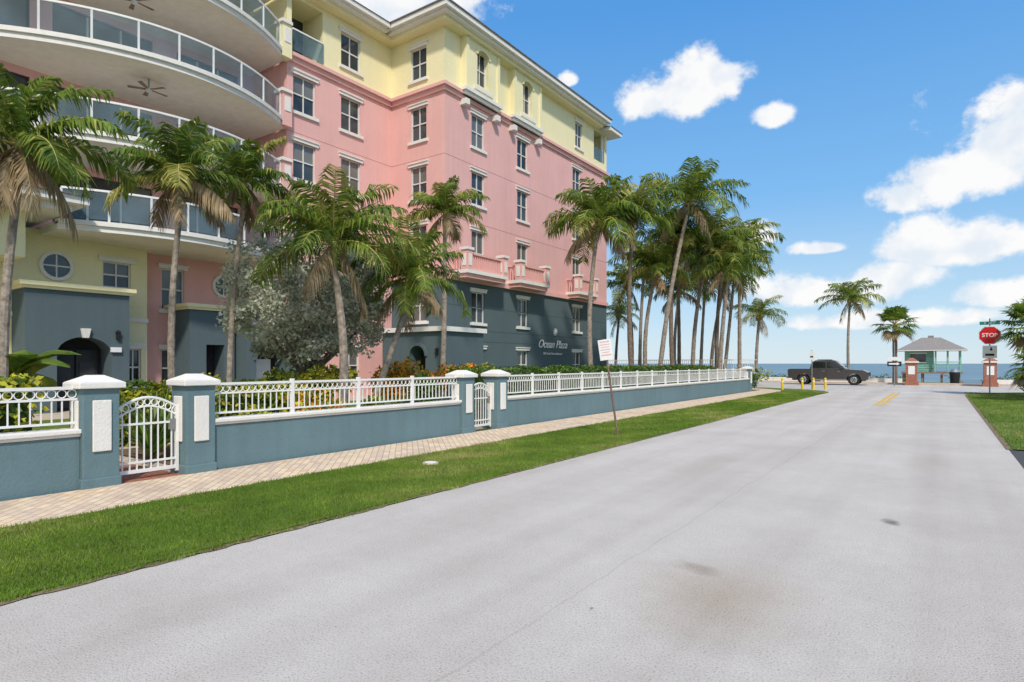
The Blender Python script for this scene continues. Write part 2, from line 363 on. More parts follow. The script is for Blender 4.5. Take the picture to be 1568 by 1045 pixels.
Q.wall(-6,YL,16.05,22.5,[dict(a0=a,a1=b,z0=16.2,z1=18.7,k='slide',n=3,d=.15) for a,b in ((4.9,8.1),(8.8,12.4),(13.4,16.3))],'yellow')
P=Face(mb,fx(-27.0))
def roundwin(F,c,z,r,wm):
    n=24; f=F.fn
    for t in range(n):
        a=t*2*math.pi/n;b=(t+1)*2*math.pi/n
        g=lambda an,rr,d:f(c+rr*math.cos(an),z+rr*math.sin(an),d)
        F.mb.hexa([g(a,r,-.09),g(b,r,-.09),g(b,r,.02),g(a,r,.02),g(a,r*1.28,-.09),g(b,r*1.28,-.09),g(b,r*1.28,.02),g(a,r*1.28,.02)],'white')
    F.mb.poly([f(c+r*1.02*math.cos(t*2*math.pi/n),z+r*1.02*math.sin(t*2*math.pi/n),-.012) for t in range(n)],'glass')
    F.ob(c-.025,c+.025,z-r,z+r,-.04,0,'frame'); F.ob(c-r,c-.025,z-.025,z+.025,-.038,0,'frame'); F.ob(c+.025,c+r,z-.025,z+.025,-.038,0,'frame')
P.wall(11.6,YL,-.3,6.5,[W(12.95,.95,.7,2.3),W(12.95,.95,4.0,5.75)],'pink'); roundwin(P,15.2,5.25,.42,'pink')
S=Face(mb,fx(-26.3))
S.wall(-6,11.6,-.3,6.5,[W(10.5,1.0,4.65,5.65),W(11.1,.55,.8,2.3),W(6.1,.9,4.0,5.7),W(3.0,1,4,5.7)],'yellow'); roundwin(S,8.5,5.25,.42,'yellow')
mb.poly([(-27.0,11.6,-.3),(-26.3,11.6,-.3),(-26.3,11.6,6.5),(-27.0,11.6,6.5)],'yellow')
mb.box(-26.3,-26.22,-6,11.62,3.35,3.5,'white')
mb.poly([(-28,-6,6.5),(-26.3,-6,6.5),(-26.3,11.6,6.5),(-28,11.6,6.5)],'ceil'); mb.poly([(-28,11.6,6.49),(-27,11.6,6.49),(-27,YL,6.49),(-28,YL,6.49)],'ceil')
mb.box(-28,-23.1,-6,8.4,6.95,7.2,'white'); mb.box(-28,-23.5,-6,8.05,6.72,6.95,'white'); mb.box(-27.5,-24.6,-6,7.1,5.2,6.72,'yellow')
mb.frus((-28,-23.0,-6,8.5),(-27,-25,-6,6.2),7.2,7.75,'roof')
def portico(y0,y1,xf,h,ops):
    f=Face(mb,fx(xf)); f.wall(y0,y1,-.3,h,ops,'teal')
    for y in (y0,y1): mb.poly([(-27.2,y,-.3),(xf,y,-.3),(xf,y,h),(-27.2,y,h)],'teal')
    mb.box(-27.2,xf+.10,y0-.10,y1+.10,h,h+.10,'yellow'); mb.box(-27.2,xf+.18,y0-.18,y1+.18,h+.10,h+.24,'yellow')
portico(7.2,10.4,-25.0,4.25,[W(8.95,1.7,-.2,2.65,k='arch',ah=.6,d=.9,back='inner',rm='teal')])
mb.hexa([(-24.9,8.86,2.62),(-24.9,9.04,2.62),(-25.02,9.04,2.62),(-25.02,8.86,2.62),(-24.88,8.80,2.95),(-24.88,9.10,2.95),(-25.02,9.10,2.95),(-25.02,8.80,2.95)],'white')
for a in (8.2,8.95): 
    mb.box(-25.86,-25.80,a,a+.68,-.1,2.2,'door')
    for zz_ in (.1,1.0): mb.box(-25.80,-25.77,a+.1,a+.58,zz_,zz_+.75,'dframe')
mb.box(-24.98,-24.9,9.75,10.1,2.12,2.3,'signw')
portico(12.8,14.75,-25.3,3.95,[W(13.9,.8,-.2,2.5,k='open',d=.8,back='inner',rm='teal')])
portico(14.9,17.4,-24.6,3.9,[W(16.1,1.5,-.2,2.45,k='arch',ah=.6,d=.9,back='inner',rm='teal',ring='teal')])
mb.box(-25.5,-25.3,15.7,16.5,-.2,1.9,'frame')
f=Face(mb,fy(20.9)); f.wall(-22.6,-18.6,-.3,3.2,[W(-20.2,1.0,-.2,2.55,k='arch',ah=.5,d=.8,back='inner',rm='teal',ring='teal')],'teal')
mb.poly([(-18.6,20.9,-.3),(-18.6,23.9,-.3),(-18.6,23.9,3.2),(-18.6,20.9,3.2)],'teal'); mb.poly([(-22.6,20.9,-.3),(-22.6,Y0,-.3),(-22.6,Y0,3.2),(-22.6,20.9,3.2)],'teal')
mb.poly([(-18.6,23.9,-.3),(-21,23.9,-.3),(-21,23.9,3.2),(-18.6,23.9,3.2)],'teal')
mb.box(-22.75,-18.45,20.75,24.0,3.2,3.42,'white')
for (x,y,z) in ((-18.95,20.86,2.1),(-24.95,10.0,2.6),(-24.55,14.99+.2,2.3)):
    mb.box(x-.06,x+.06,y-.06,y+.06,z,z+.25,'black'); mb.frus((x-.09,x+.09,y-.09,y+.09),(x-.02,x+.02,y-.02,y+.02),z+.25,z+.34,'black')
def band(z0,z1,p,mat='white'):
    mb.box(XB-.02,XB+p,Y0-p,Y1+.05,z0,z1,mat); mb.box(XI+p,XB-.02,Y0-p,Y0+.02,z0,z1,mat); mb.box(XI-.02,XI+p,YL-.0,Y0+.02,z0,z1,mat)
band(15.88,16.10,.12,'pink'); band(16.10,16.27,.25,'pink')
mb.box(XB-.02,XB+.14,Y0-.14,Y1,6.12,6.38,'pink'); mb.box(XI,XB-.02,Y0-.14,Y0+.02,6.12,6.38,'pink')
for z in (9.45,12.6): 
    mb.box(XB-.01,XB+.004,Y0,Y1,z,z+.03,'groove'); mb.box(XI,XB,Y0-.004,Y0+.01,z,z+.03,'groove'); mb.box(XI-.01,XI+.004,YL,Y0,z,z+.03,'groove')
for z in (1.5,2.9,3.5,4.8):
    mb.box(XB-.01,XB+.004,Y0,Y1,z,z+.03,'groovet')
def eave(x0,x1,y0,y1,z):
    mb.box(x0+.45,x1-.45,y0+.45,y1-.45,z-.30,z-.1,'yellow'); mb.box(x0+.2,x1-.2,y0+.2,y1-.2,z-.1,z+.06,'white'); mb.box(x0,x1,y0,y1,z+.06,z+.3,'white')
    mb.frus((x0-.06,x1+.06,y0-.06,y1+.06),(x0+6,x1-6,y0+6,y1-6),z+.3,z+2.6,'roof')
    mb.box(x0-.06,x1+.06,y0-.06,y1+.06,z+.24+.062,z+.37,'roof')
eave(-45,XB+1.0,Y0-1.0,41.2,19.5)
mb.box(-45,XI+.55,YL+.6-.0,Y0-.55,19.2,19.4,'yellow'); mb.box(-45,XI+.8,YL+.3,Y0-.8-.2,19.4,19.56,'white'); mb.box(-45,XI+1.0,YL+.1,Y0-1.07,19.56,19.8,'white')
mb.frus((-45,XI+1.06,YL,Y0-1.07),(-45,XI-4,YL,Y0-1.1),19.8,21.5,'roof')
mb.box(-30,XB+.9,41.28,43.2,19.15,19.42,'white'); mb.frus((-30,XB+.96,41.28,43.3),(-30,XB-1.5,41.28,41.6),19.42,20.0,'roof')
for e in (40.35,Y1-.45): mb.cyl((XB-.2,e,16.9),(XB-.2,e,19.2),.13,.11,12,'white')
mb.box(XB-.1,XB-.06,40.3,Y1-.3,17.0,17.9,'rglass')
mb.poly([(XB,Y1,-.3),(-45,Y1,-.3),(-45,Y1,19.4),(XB,Y1,19.4)],'pink'); mb.poly([(-45,-6,-.3),(-45,Y1,-.3),(-45,Y1,20),(-45,-6,20)],'pink')
mb.poly([(XW,-6,-.3),(-45,-6,-.3),(-45,-6,22),(XW,-6,22)],'pink'); mb.poly([(XW,-6,22),(-45,-6,22),(-45,YL,22),(XW,YL,22)],'roof')
mb.make('walls_and_windows',bld)
mb=MB()
for y0,y1 in ((24.3,27.9),(29.2,32.4),(36.2,39.0)):
    x1=XB+1.05; mb.box(XB,x1,y0,y1,6.42,6.6,'white'); mb.box(XB,x1-.12,y0+.1,y1-.1,6.2,6.42,'pink')
    for (x,y) in ((x1-.22,y0+.22),(x1-.22,y1-.22)):
        mb.box(x-.22,x+.22,y-.22,y+.22,6.6,7.62,'pink'); mb.box(x-.28,x+.28,y-.28,y+.28,7.62,7.76,'white'); mb.box(x+.22,x+.245,y-.12,y+.12,6.8,7.4,'white'); mb.box(x-.12,x+.12,y-.245,y-.22,6.8,7.4,'white')
    mb.box(x1-.3,x1-.1,y0+.44,y1-.44,7.42,7.52,'pink'); mb.box(x1-.3,x1-.1,y0+.44,y1-.44,6.6,6.72,'pink')
    n=int((y1-y0-.84)/.17)
    for i in range(n):
        y=y0+.44+(i+.5)*(y1-y0-.88)/n; mb.box(x1-.24,x1-.16,y-.035,y+.035,6.72,7.42,'pink')
    for yy in (y0+.22,y1-.22):
        mb.box(XB,x1-.44,yy-.08,yy+.08,7.42,7.52,'pink')
        for i in range(3): mb.box(XB+.1+i*.18,XB+.17+i*.18,yy-.035,yy+.035,6.6,7.42,'pink')
mb.make('block_balconies',bld)
mb=MB()
def arcx(y): return -23.2-.077*(y-12.3)**2
for lv,(zt,ys) in enumerate(((6.62,8.0),(9.78,4.9),(12.94,4.9),(16.1,4.9),(19.26,4.9))):
    n=36; ye=16.95; ys_=[ys+(ye-ys)*i/n for i in range(n+1)]
    front=[(arcx(y),y) for y in ys_]; poly=front+[(-27.62,ye),(-27.62,ys)]
    mb.prism(poly,lambda a,b,t,zt=zt:(a,b,zt-.32+t*.28),'white')
    lip=[(x+.10,y) for x,y in front]+[(x-.25,y) for x,y in front][::-1]
    mb.prism(lip,lambda a,b,t,zt=zt:(a,b,zt-.12+t*.16),'white')
    und=[(x-.02,y) for x,y in front]+[(-27.6,ye),(-27.6,ys)]
    mb.poly([(x,y,zt-.324) for x,y in und],'ceil')
    nn=9 if lv else 7
    PT=[ys+.1+(ye-.5-ys)*i/(nn) for i in range(nn+1)]
    for i,y in enumerate(PT):
        x=arcx(y)-.06; mb.box(x-.03,x+.03,y-.03,y+.03,zt+.04,zt+1.12,'paint')
        if i<nn:
            y2=PT[i+1]; k=4
            for j in range(k):
                ya=y+(y2-y)*j/k; yb=y+(y2-y)*(j+1)/k; xa=arcx(ya)-.06; xb=arcx(yb)-.06
                mb.hexa([(xa-.05,ya,zt+1.1),(xa+.03,ya,zt+1.1),(xb+.03,yb,zt+1.1),(xb-.05,yb,zt+1.1),(xa-.05,ya,zt+1.17),(xa+.03,ya,zt+1.17),(xb+.03,yb,zt+1.17),(xb-.05,yb,zt+1.17)],'paint')
                mb.poly([(xa,ya,zt+.12),(xb,yb,zt+.12),(xb,yb,zt+1.09),(xa,ya,zt+1.09)],'rglass')
    mb.box(-25.0,-24.5,16.6,17.09,zt-.32,zt+1.2,'pink' if zt<16 else 'yellow'); mb.box(-25.08,-24.42,16.52,17.08,zt+1.2,zt+1.34,'white'); mb.box(-24.5,-24.47,16.7,17.0,zt+.35,zt+1.0,'white')
mb.box(-24.85,-24.82,17.35,19.1,16.45,17.4,'rglass'); mb.box(-24.87,-24.80,17.35,19.1,17.4,17.47,'paint')
mb.make('curved_balconies',bld)
mb=MB()
for (x,y,z) in ((-24.8,11.0,12.55),(-24.8,10.5,15.7),(-24.8,14.5,9.4)):
    mb.cyl((x,y,z+.08),(x,y,z-.3),.03,.03,8,'metal'); mb.cyl((x,y,z-.3),(x,y,z-.45),.12,.09,12,'frame')
    for i in range(5):
        a=i*2*math.pi/5+.4; c,s_=math.cos(a),math.sin(a); p=lambda r,w,h:(x+c*r-s_*w,y+s_*r+c*w,z-.36+h)
        mb.hexa([p(.1,-.05,0),p(.7,-.08,0),p(.7,.08,.02),p(.1,.05,.02),p(.1,-.05,.015),p(.7,-.08,.015),p(.7,.08,.035),p(.1,.05,.035)],'wood')
for (x,y,z) in ((-26.2,9.0,12.94),(-26.2,12.6,12.94),(-26.0,10.2,9.78),(-26.2,14.2,16.1)):
    mb.box(x-.3,x+.3,y-.3,y+.3,z+.35,z+.45,'wood'); mb.box(x-.3,x-.22,y-.3,y+.3,z+.45,z+.95,'wood')
    for ex in(-.26,.26):
        for ey in(-.26,.26): mb.box(x+ex-.02,x+ex+.02,y+ey-.02,y+ey+.02,z,z+.35,'wood')
mb.make('ceiling_fans_and_chairs',bld)
def text(body,size,loc,rot,mat,parent,name,shear=0,ext=.01,off=0):
    cu=bpy.data.curves.new(name,'FONT'); cu.body=body; cu.size=size; cu.shear=shear; cu.extrude=ext; cu.offset=off; cu.align_x='CENTER'; cu.align_y='CENTER'
    cu.materials.append(M[mat]); o=bpy.data.objects.new(name,cu); scene.collection.objects.link(o); o.location=loc; o.rotation_euler=rot
    if parent: o.parent=parent
    return o
rx=(math.radians(90),0,math.radians(90))
text('Ocean Plaza',.74,(XB+.05,34.4,2.95),rx,'signw',bld,'lettering',.4,.02)
text('2001 South Ocean Boulevard',.2,(XB+.04,34.4,2.35),rx,'signw',bld,'small_lettering')
mb=MB()
for i in range(9):
    a=i*math.pi*2/9; mb.tube([(XB+.06,34.7+.28*math.cos(a+t*.9)*t,3.8+.28*math.sin(a+t*.9)*t) for t in (.15,.5,.8,1)],[.03,.03,.025,.01],5,'signw')
mb.make('shell_emblem',bld)
# ------------------------------------------------------------ GROUND, ROAD...
def sheet(name,pts,mat,z,parent=None):
    mb=MB(); mb.poly([(x,y,z) for x,y in pts],mat); return mb.make(name,parent)
mb=MB()
ylist=[-600,-40,0,40,62,68,74,84,110,140]; zz=[-.012]*6+[-.5,-1.3,-2.2,-3]
for i in range(len(ylist)-1):
    mb.poly([(-900,ylist[i],zz[i]),(900,ylist[i],zz[i]),(900,ylist[i+1],zz[i+1]),(-900,ylist[i+1],zz[i+1])],'ground')
mb.make('ground')
mb=MB(); mb.poly([(-20000,86,-1.5),(20000,86,-1.5),(20000,30000,-1.5),(-20000,30000,-1.5)],'sea'); mb.make('sea')
L=[(-5.4,-30),(-5.4,36),(-5.3,39.5),(-5.9,42),(-7.5,44),(-10,45.2),(-60,45.4)]
Rr=[(60,47),(7,47),(3.6,46),(2.0,44.2),(1.25,42),(1.1,39),(1.1,-30)]
sheet('road',L+[(-60,58),(60,58)]+Rr,'road',0.0)
sheet('side_driveway',[(1.1,-30),(40,-30),(40,15.0),(1.1,15.4)],'asph',-.004)
mb=MB()
for x in (-2.25,-2.02): mb.poly([(x,29,.004),(x+.13,29,.004),(x+.13,41.5,.004),(x,41.5,.004)],'ylwr')
mb.poly([(-1.9,42.3,.004),(1.0,42.3,.004),(1.0,42.8,.004),(-1.9,42.8,.004)],'rwht')
mb.poly([(-40,51.5,.004),(40,51.5,.004),(40,51.62,.004),(-40,51.62,.004)],'ylwr')
mb.make('road_markings')
sheet('sidewalk',[(-9.4,-30),(-7.85,-30),(-7.85,39),(-8.3,41.5),(-10,43.3),(-14,44),(-14,42.6),(-9.4,41)],'paver',.012)
mb=MB(); mb.box(-60,60,58,60,-.05,.12,'tan'); mb.box(-60,-2.6,60,60.3,-.05,.45,'white'); mb.box(3.6,60,60,60.3,-.05,.45,'white')
mb.make('beach_sidewalk')
gv=sheet('grass_verge',[(-7.85,-30),(-5.47,-30),(-5.47,36),(-5.37,39.5),(-6,41.9),(-7.6,43.8),(-10,45),(-14,45.2),(-14,44),(-10,43.3),(-8.3,41.5),(-7.85,39)],'grass',.018)
lw=sheet('lawn',[(1.17,15.4),(40,15.0),(40,46.8),(7,46.8),(3.6,45.9),(2.05,44.1),(1.3,42),(1.17,39)],'grass',.018)
sheet('patio',[(-26,-20),(-9.7,-20),(-9.7,40),(-26,40)],'tan',-.003)
sheet('garden_lawn',[(-22,-20),(-15,-20),(-14,45),(-22,45)],'grass',.004)
for n_,(a_,b_) in enumerate(((-20,3.3),(5.0,11.3),(13,40))): sheet('garden_bed' if n_==0 else 'garden_bed.%03d'%n_,[(-13.2,a_),(-9.75,a_),(-9.75,b_),(-13.2,b_)],'mulch',.010)
g=random.Random(3)
def ragged(name,x0,x1,y0,y1,amp):
    mb=MB(); n=int((y1-y0)/.12); pts=[]
    for i in range(n+1):
        y=y0+(y1-y0)*i/n; pts.append((x0,x1+g.random()*amp,y))
    for i in range(n):
        a,b=pts[i],pts[i+1]; mb.poly([(a[0],a[2],.008),(a[1],a[2],.008),(b[1],b[2],.008),(b[0],b[2],.008)],'dirt')
    mb.make(name)
ragged('dirt_edge',-5.50,-5.415,-5,37,.05)
ragged('dirt_edge',1.06,1.2,15.4,41,.0)
def blades(name,parent,x0,x1,y0,y1,n,h,w,seed,edge=None,fy=1.0):
    g=np.random.default_rng(seed)
    x=g.uniform(x0,x1,n); y=y0+(y1-y0)*g.uniform(0,1,n)**fy
    j=(np.sin(y*7.3)*.5+np.sin(y*17.1+1)*.3+np.sin(y*3.1)*.4)*.035
    x=x+np.where((x<x0+.2)|(x>x1-.2),j,0)+np.where(x>x1-.1,np.abs(g.normal(0,.025,n)),0)
    a=g.uniform(0,2*np.pi,n); hh=h*g.uniform(.5,1.25,n); ww=w*g.uniform(.7,1.3,n); ln=g.uniform(.1,.8,n)*hh; b=g.uniform(0,2*np.pi,n)
    v=np.zeros((n,3,3)); v[:,0]=np.stack([x-np.cos(a)*ww/2,y-np.sin(a)*ww/2,np.full(n,.012)],1); v[:,1]=np.stack([x+np.cos(a)*ww/2,y+np.sin(a)*ww/2,np.full(n,.012)],1)
    v[:,2]=np.stack([x+np.cos(b)*ln,y+np.sin(b)*ln,.012+hh],1)
    me=bpy.data.meshes.new(name); me.vertices.add(3*n); me.vertices.foreach_set('co',v.reshape(-1)); me.loops.add(3*n); me.loops.foreach_set('vertex_index',np.arange(3*n,dtype=np.int32))
    me.polygons.add(n); me.polygons.foreach_set('loop_start',np.arange(0,3*n,3,dtype=np.int32)); me.polygons.foreach_set('loop_total',np.full(n,3,dtype=np.int32))
    for k in ('gb1','gb2','gb3'): me.materials.append(M[k])
    patch=np.sin(x*1.7+y*.9)+np.sin(y*.63+2)+.8*np.sin(x*4.1-y*2.3)+g.normal(0,.8,n)
    me.polygons.foreach_set('material_index',np.where(patch>1.9,2,np.where(patch>.0,1,0)).astype(np.int32))
    me.update(); me.validate(); o=bpy.data.objects.new(name,me); scene.collection.objects.link(o); o.parent=parent
blades('blades_near',gv,-7.87,-5.41,.3,14,125000,.038,.009,1,fy=1.3)
blades('blades_far',gv,-7.87,-5.41,14,40,45000,.05,.02,2)
blades('blades',lw,1.13,9,15.4,44,50000,.055,.022,3)
mb=MB(); mb.cyl((-7.0,7.55,.01),(-7.0,7.55,.04),.14,.135,24,'tan'); mb.cyl((-7.0,7.55,.04),(-7.0,7.55,.047),.10,.10,24,'white'); mb.make('utility_cover')
# ------------------------------------------------------------ GARDEN WALL + FENCE
XF=-9.4
gw=empty('garden_wall')
mb=MB(); fm=MB()
segs=[(-8,3.33),(5.15,11.25),(13.1,38.2)]
for a,b in segs:
    mb.box(XF-.28,XF-.06,a,b,-.1,.72,'wteal'); mb.box(XF-.33,XF-.0,a,b,.76,.82,'white'); mb.box(XF-.30,XF-.03,a,b,.72,.76,'white')
    xc=XF-.17
    fm.box(xc-.025,xc+.025,a,b,1.35,1.39,'paint'); fm.box(xc-.015,xc+.015,a,b,1.205,1.235,'paint'); fm.box(xc-.015,xc+.015,a,b,.885,.915,'paint')
    n=max(1,round((b-a)/1.5))
    for i in range(1,n): y=a+(b-a)*i/n; fm.box(xc-.03,xc+.03,y-.03,y+.03,.82,1.43,'paint')
    k=int((b-a)/.115)
    for i in range(k):
        y=a+(b-a)*(i+.5)/k; fm.box(xc-.008,xc+.008,y-.008,y+.008,.9,1.21,'paint')
        if y<24 or i%2==0:
            ns=10
            pts=[(xc,y+.052*math.cos(t*2*math.pi/ns),1.293+.055*math.sin(t*2*math.pi/ns)) for t in range(ns+1)]
            fm.tube(pts,[.0075]*(ns+1),4,'paint')
pil=[(3.33,3.78),(4.70,5.15),(11.25,11.7),(12.65,13.1),(38.2,38.7)]
for y0,y1 in pil:
    mb.box(XF-.44,XF+.02,y0,y1,-.1,1.36,'wteal'); mb.box(XF-.46,XF+.04,y0-.02,y1+.02,-.1,.14,'wteal')
    mb.box(XF-.50,XF+.08,y0-.06,y1+.06,1.36,1.44,'white'); mb.frus((XF-.50,XF+.08,y0-.06,y1+.06),(XF-.30,XF-.12,(y0+y1)/2-.09,(y0+y1)/2+.09),1.44,1.54,'white')
    mb.box(XF+.02,XF+.05,y0+.11,y1-.11,.5,1.2,'white'); mb.box(XF-.33,XF-.09,y0-.028,y0,.5,1.2,'white')
mb.make('wall_and_pillars',gw,bevel=.012)
fm.make('railing',gw)
def gate(name,y0,y1,zc):
    m=MB(); x=XF-.2; n=12; w=y1-y0; top=lambda y:zc-.17+.17*math.sin(math.pi*(y-y0)/w)
    for off,r in ((0,.02),(-.13,.014)):
        m.tube([(x,y0+w*i/n,top(y0+w*i/n)+off) for i in range(n+1)],[r]*(n+1),6,'paint')
    for y in (y0+.02,y1-.02): m.box(x-.022,x+.022,y-.022,y+.022,.06,top(y)+.02,'paint')
    m.box(x-.02,x+.02,y0,y1,.1,.15,'paint'); m.box(x-.015,x+.015,y0,y1,.24,.27,'paint'); m.box(x-.015,x+.015,y0,y1,.80,.83,'paint')
    k=9
    for i in range(1,k): y=y0+w*i/k; m.box(x-.009,x+.009,y-.009,y+.009,.12,top(y)-.12,'paint')
    for i in range(k):
        y=y0+w*(i+.5)/k; zc_=top(y)-.065; m.tube([(x,y+.042*math.cos(t*math.pi/5),zc_+.05*math.sin(t*math.pi/5)) for t in range(11)],[.009]*11,4,'paint')
    m.box(x-.03,x+.03,y1-.13,y1-.05,.7,.86,'metal')
    m.make(name)
gate('garden_gate',3.80,4.68,1.2); gate('garden_gate',11.72,12.63,1.2)
sheet('gate_path',[(-16,3.8),(-9.4,3.8),(-9.4,4.68),(-16,4.68)],'brick',.006)
mb=MB(); 
for a,b in ((-24,-11),):
    y=46.5; mb.box(a,b,y,y+.2,-.1,.9,'wteal'); mb.box(a,b,y+.05,y+.12,1.95,2.0,'paint'); mb.box(a,b,y+.05,y+.12,1.0,1.04,'paint')
    for i in range(80): x=a+(b-a)*i/80; mb.box(x,x+.03,y+.07,y+.1,.9,1.95,'paint')
mb.make('terrace_railing')
# ------------------------------------------------------------ PLANTS
def palm(base,top,fl,nf,seed,kind='coco',dead=3,r=.13,dens=36,name='palm_tree'):
    g=random.Random(seed); m=MB(); b=V(base); t=V(top); n=22
    pts=[];rs=[]; side=V((g.uniform(-.3,.3),g.uniform(-.3,.3),0)); ht=(t-b).length
    for i in range(n+1):
        s=i/n; q=b.lerp(t,s); lean=(t-b); lean.z=0
        q=q+side*math.sin(math.pi*s)*.7-lean*.18*math.sin(math.pi*s)
        pts.append(q); rs.append(r*(1.5 if i==0 else 1.15 if i==1 else 1-.35*s)*(1+.07*(i%2)))
    m.tube(pts,rs,10,'trunk' if kind!='dark' else 'trunkd')
    if kind=='shaft':
        m.tube([t-Z*.05,t+Z*.35,t+Z*.7],[r*.85,r*.8,r*.35],10,'shaft'); c=t+Z*.5
    else:
        for i in range(14):
            a=g.uniform(0,6.28); m.tube([t+V((math.cos(a)*.05,math.sin(a)*.05,-.15)),t+V((math.cos(a)*.22,math.sin(a)*.22,.2))],[.07,.03],4,'pb' if i%2 else 'rach')
        c=t+Z*.1
        for i in range(7):
            a=g.uniform(0,6.28); q=t+V((math.cos(a)*.22,math.sin(a)*.22,g.uniform(-.3,0))); m.tube([q-Z*.12,q-Z*.05,q+Z*.05,q+Z*.11],[.03,.1,.1,.03],6,'py' if i%2 else 'shaft')
    for i in range(nf+dead):
        u=i/(nf); az=i*2.39996+g.uniform(-.35,.35); isd=i>=nf
        e=math.radians(86-86*u**.95+g.uniform(-9,9)) if not isd else math.radians(g.uniform(-50,-15))
        droop=math.radians(g.uniform(66,104)*(.75+.35*min(u,1)))
        if isd: droop=math.radians(45)
        Ln=fl*g.uniform(.85,1.15)*(.8 if u<.12 else 1)*(.8 if isd else 1)
        ns=12; p=V(c); P=[p.copy()]; T=[]; az2=az+g.uniform(-.25,.25)
        for k in range(ns):
            s=(k+.5)/ns; ee=max(e-droop*s**1.5,math.radians(-86)); aa=az+(az2-az)*s
            d=V((math.cos(aa)*math.cos(ee),math.sin(aa)*math.cos(ee),math.sin(ee))); d.y+=.14*s; d.x-=.08*s; d.normalize()
            T.append(d); p=p+d*(Ln/ns); P.append(p.copy())
        m.tube(P,[.026*(1-.85*k/ns)*fl/2.2 for k in range(ns+1)],4,'rach' if not isd else 'pb')
        if isd: mats=['pb']
        elif u>.8: mats=['py','pg','pg']
        elif u<.3: mats=['pg','py','pg']
        else: mats=['pg','pg2']
        mt=g.choice(mats); K=dens; roll=g.uniform(-.35,.35)
        for k in range(K):
            s=.10+.90*k/(K-1); x=s*ns; j=min(int(x),ns-1); q=P[j].lerp(P[j+1],x-j); t_=T[j]
            S=t_.cross(Z); 
            if S.length<.05: S=V((math.sin(az),-math.cos(az),0))
            S.normalize(); Nn=S.cross(t_).normalized()
            S=(S*math.cos(roll)+Nn*math.sin(roll)); 
            prof=max(.2,math.sin(math.pi*(.14+.76*s))**.7)
            ll=fl*.31*prof
            for sd in (-1,1):
                if g.random()<.03: continue
                dd=(S*sd*g.uniform(.7,1.0)+t_*g.uniform(.35,.7)+Nn*g.uniform(-.05,.25)-Z*g.uniform(.05,.4)).normalized()
                if isd: dd=(dd-Z*.9).normalized()
                l2=ll*g.uniform(.85,1.1); w=(.023 if fl<2.4 else .038)*g.uniform(.8,1.3)
                wv=(t_*.9+V((g.uniform(-.25,.25),g.uniform(-.25,.25),g.uniform(-.25,.25)))).normalized()*w
                mid=q+dd*l2*.55; tip=q+dd*l2*.92-Z*l2*g.uniform(.25,.55)
                m_=mt if g.random()<.8 else g.choice(['pg','pg2','py'] if not isd else ['pb'])
                i0=len(m.v); m.v.extend([tuple(q-wv*.6),tuple(q+wv*.6),tuple(mid+wv),tuple(mid-wv),tuple(tip)])
                kk=m.mi(m_); m.f.append((i0,i0+1,i0+2,i0+3)); m.f.append((i0+3,i0+2,i0+4)); m.m+=[kk,kk]
    return m.make(name)
Gp=[
 ((-13,3.45,0),(-13.1,3.7,5.0),1.75,17,'shaft',5,.09),
 ((-14,6.75,0),(-14,6.9,5.4),1.65,16,'shaft',4,.085),
 ((-14.5,8.3,0),(-14.5,8.7,5.8),1.45,14,'shaft',3,.075),
 ((-12,9.75,0),(-12.1,9.6,4.1),2.05,23,'shaft',2,.12),
 ((-12.5,10.9,0),(-12.3,12.4,3.6),1.9,20,'shaft',3,.10),
 ((-17,19.0,0),(-17,19.2,7.5),1.9,17,'shaft',3,.12)]
for i,(b,t,fl,n,k,dd,r) in enumerate(Gp): palm(b,t,fl,n,100+i,k,dd,r,dens=50)
Cp=[((-15,28.6,0),(-14.9,29.1,9.1),3.1,24),((-14,31.5,0),(-14,31.6,9.9),3.0,22),((-13.4,33.6,0),(-12.2,35.6,11.2),3.4,25),
 ((-13.3,39.4,0),(-12.4,40.1,9.4),3.1,22),((-12.6,42.4,0),(-12.3,42.7,8.9),3.0,22),((-11.9,45.5,0),(-11.9,45.5,9.9),3.1,22),
 ((-14.9,35.6,0),(-14.6,36.3,7.3),2.6,18),((-16.0,44.4,0),(-16.3,44.9,9.5),2.9,18),((-19.4,45.0,0),(-19.1,45.3,9.8),2.8,18),
 ((-12.4,52.4,0),(-12.2,52.7,5.6),2.3,18),((-24,50.2,0),(-23.8,50.6,6.0),2.3,16),((-11.3,38.3,0),(-10.9,39.1,7.6),2.8,20),((-16.7,51.5,0),(-16.4,52,8.8),2.8,18),
 ((-13.5,36.5,0),(-13.9,37.8,9.6),2.9,20),((-14.5,47,0),(-13.6,47.8,8.0),2.8,18),((-18,49,0),(-17.5,48.6,7.6),2.6,16),((-21,47,0),(-21.6,47.4,8.2),2.6,16),((-14.2,49.5,0),(-13.4,50.0,9.4),2.8,18),
 ((-7.4,68.2,0),(-7.3,68.5,8.0),3.0,20)]
for i,(b,t,fl,n) in enumerate(Cp): palm(b,t,fl,n,200+i,'dark' if i%3==1 else 'coco',2,.145,dens=38)
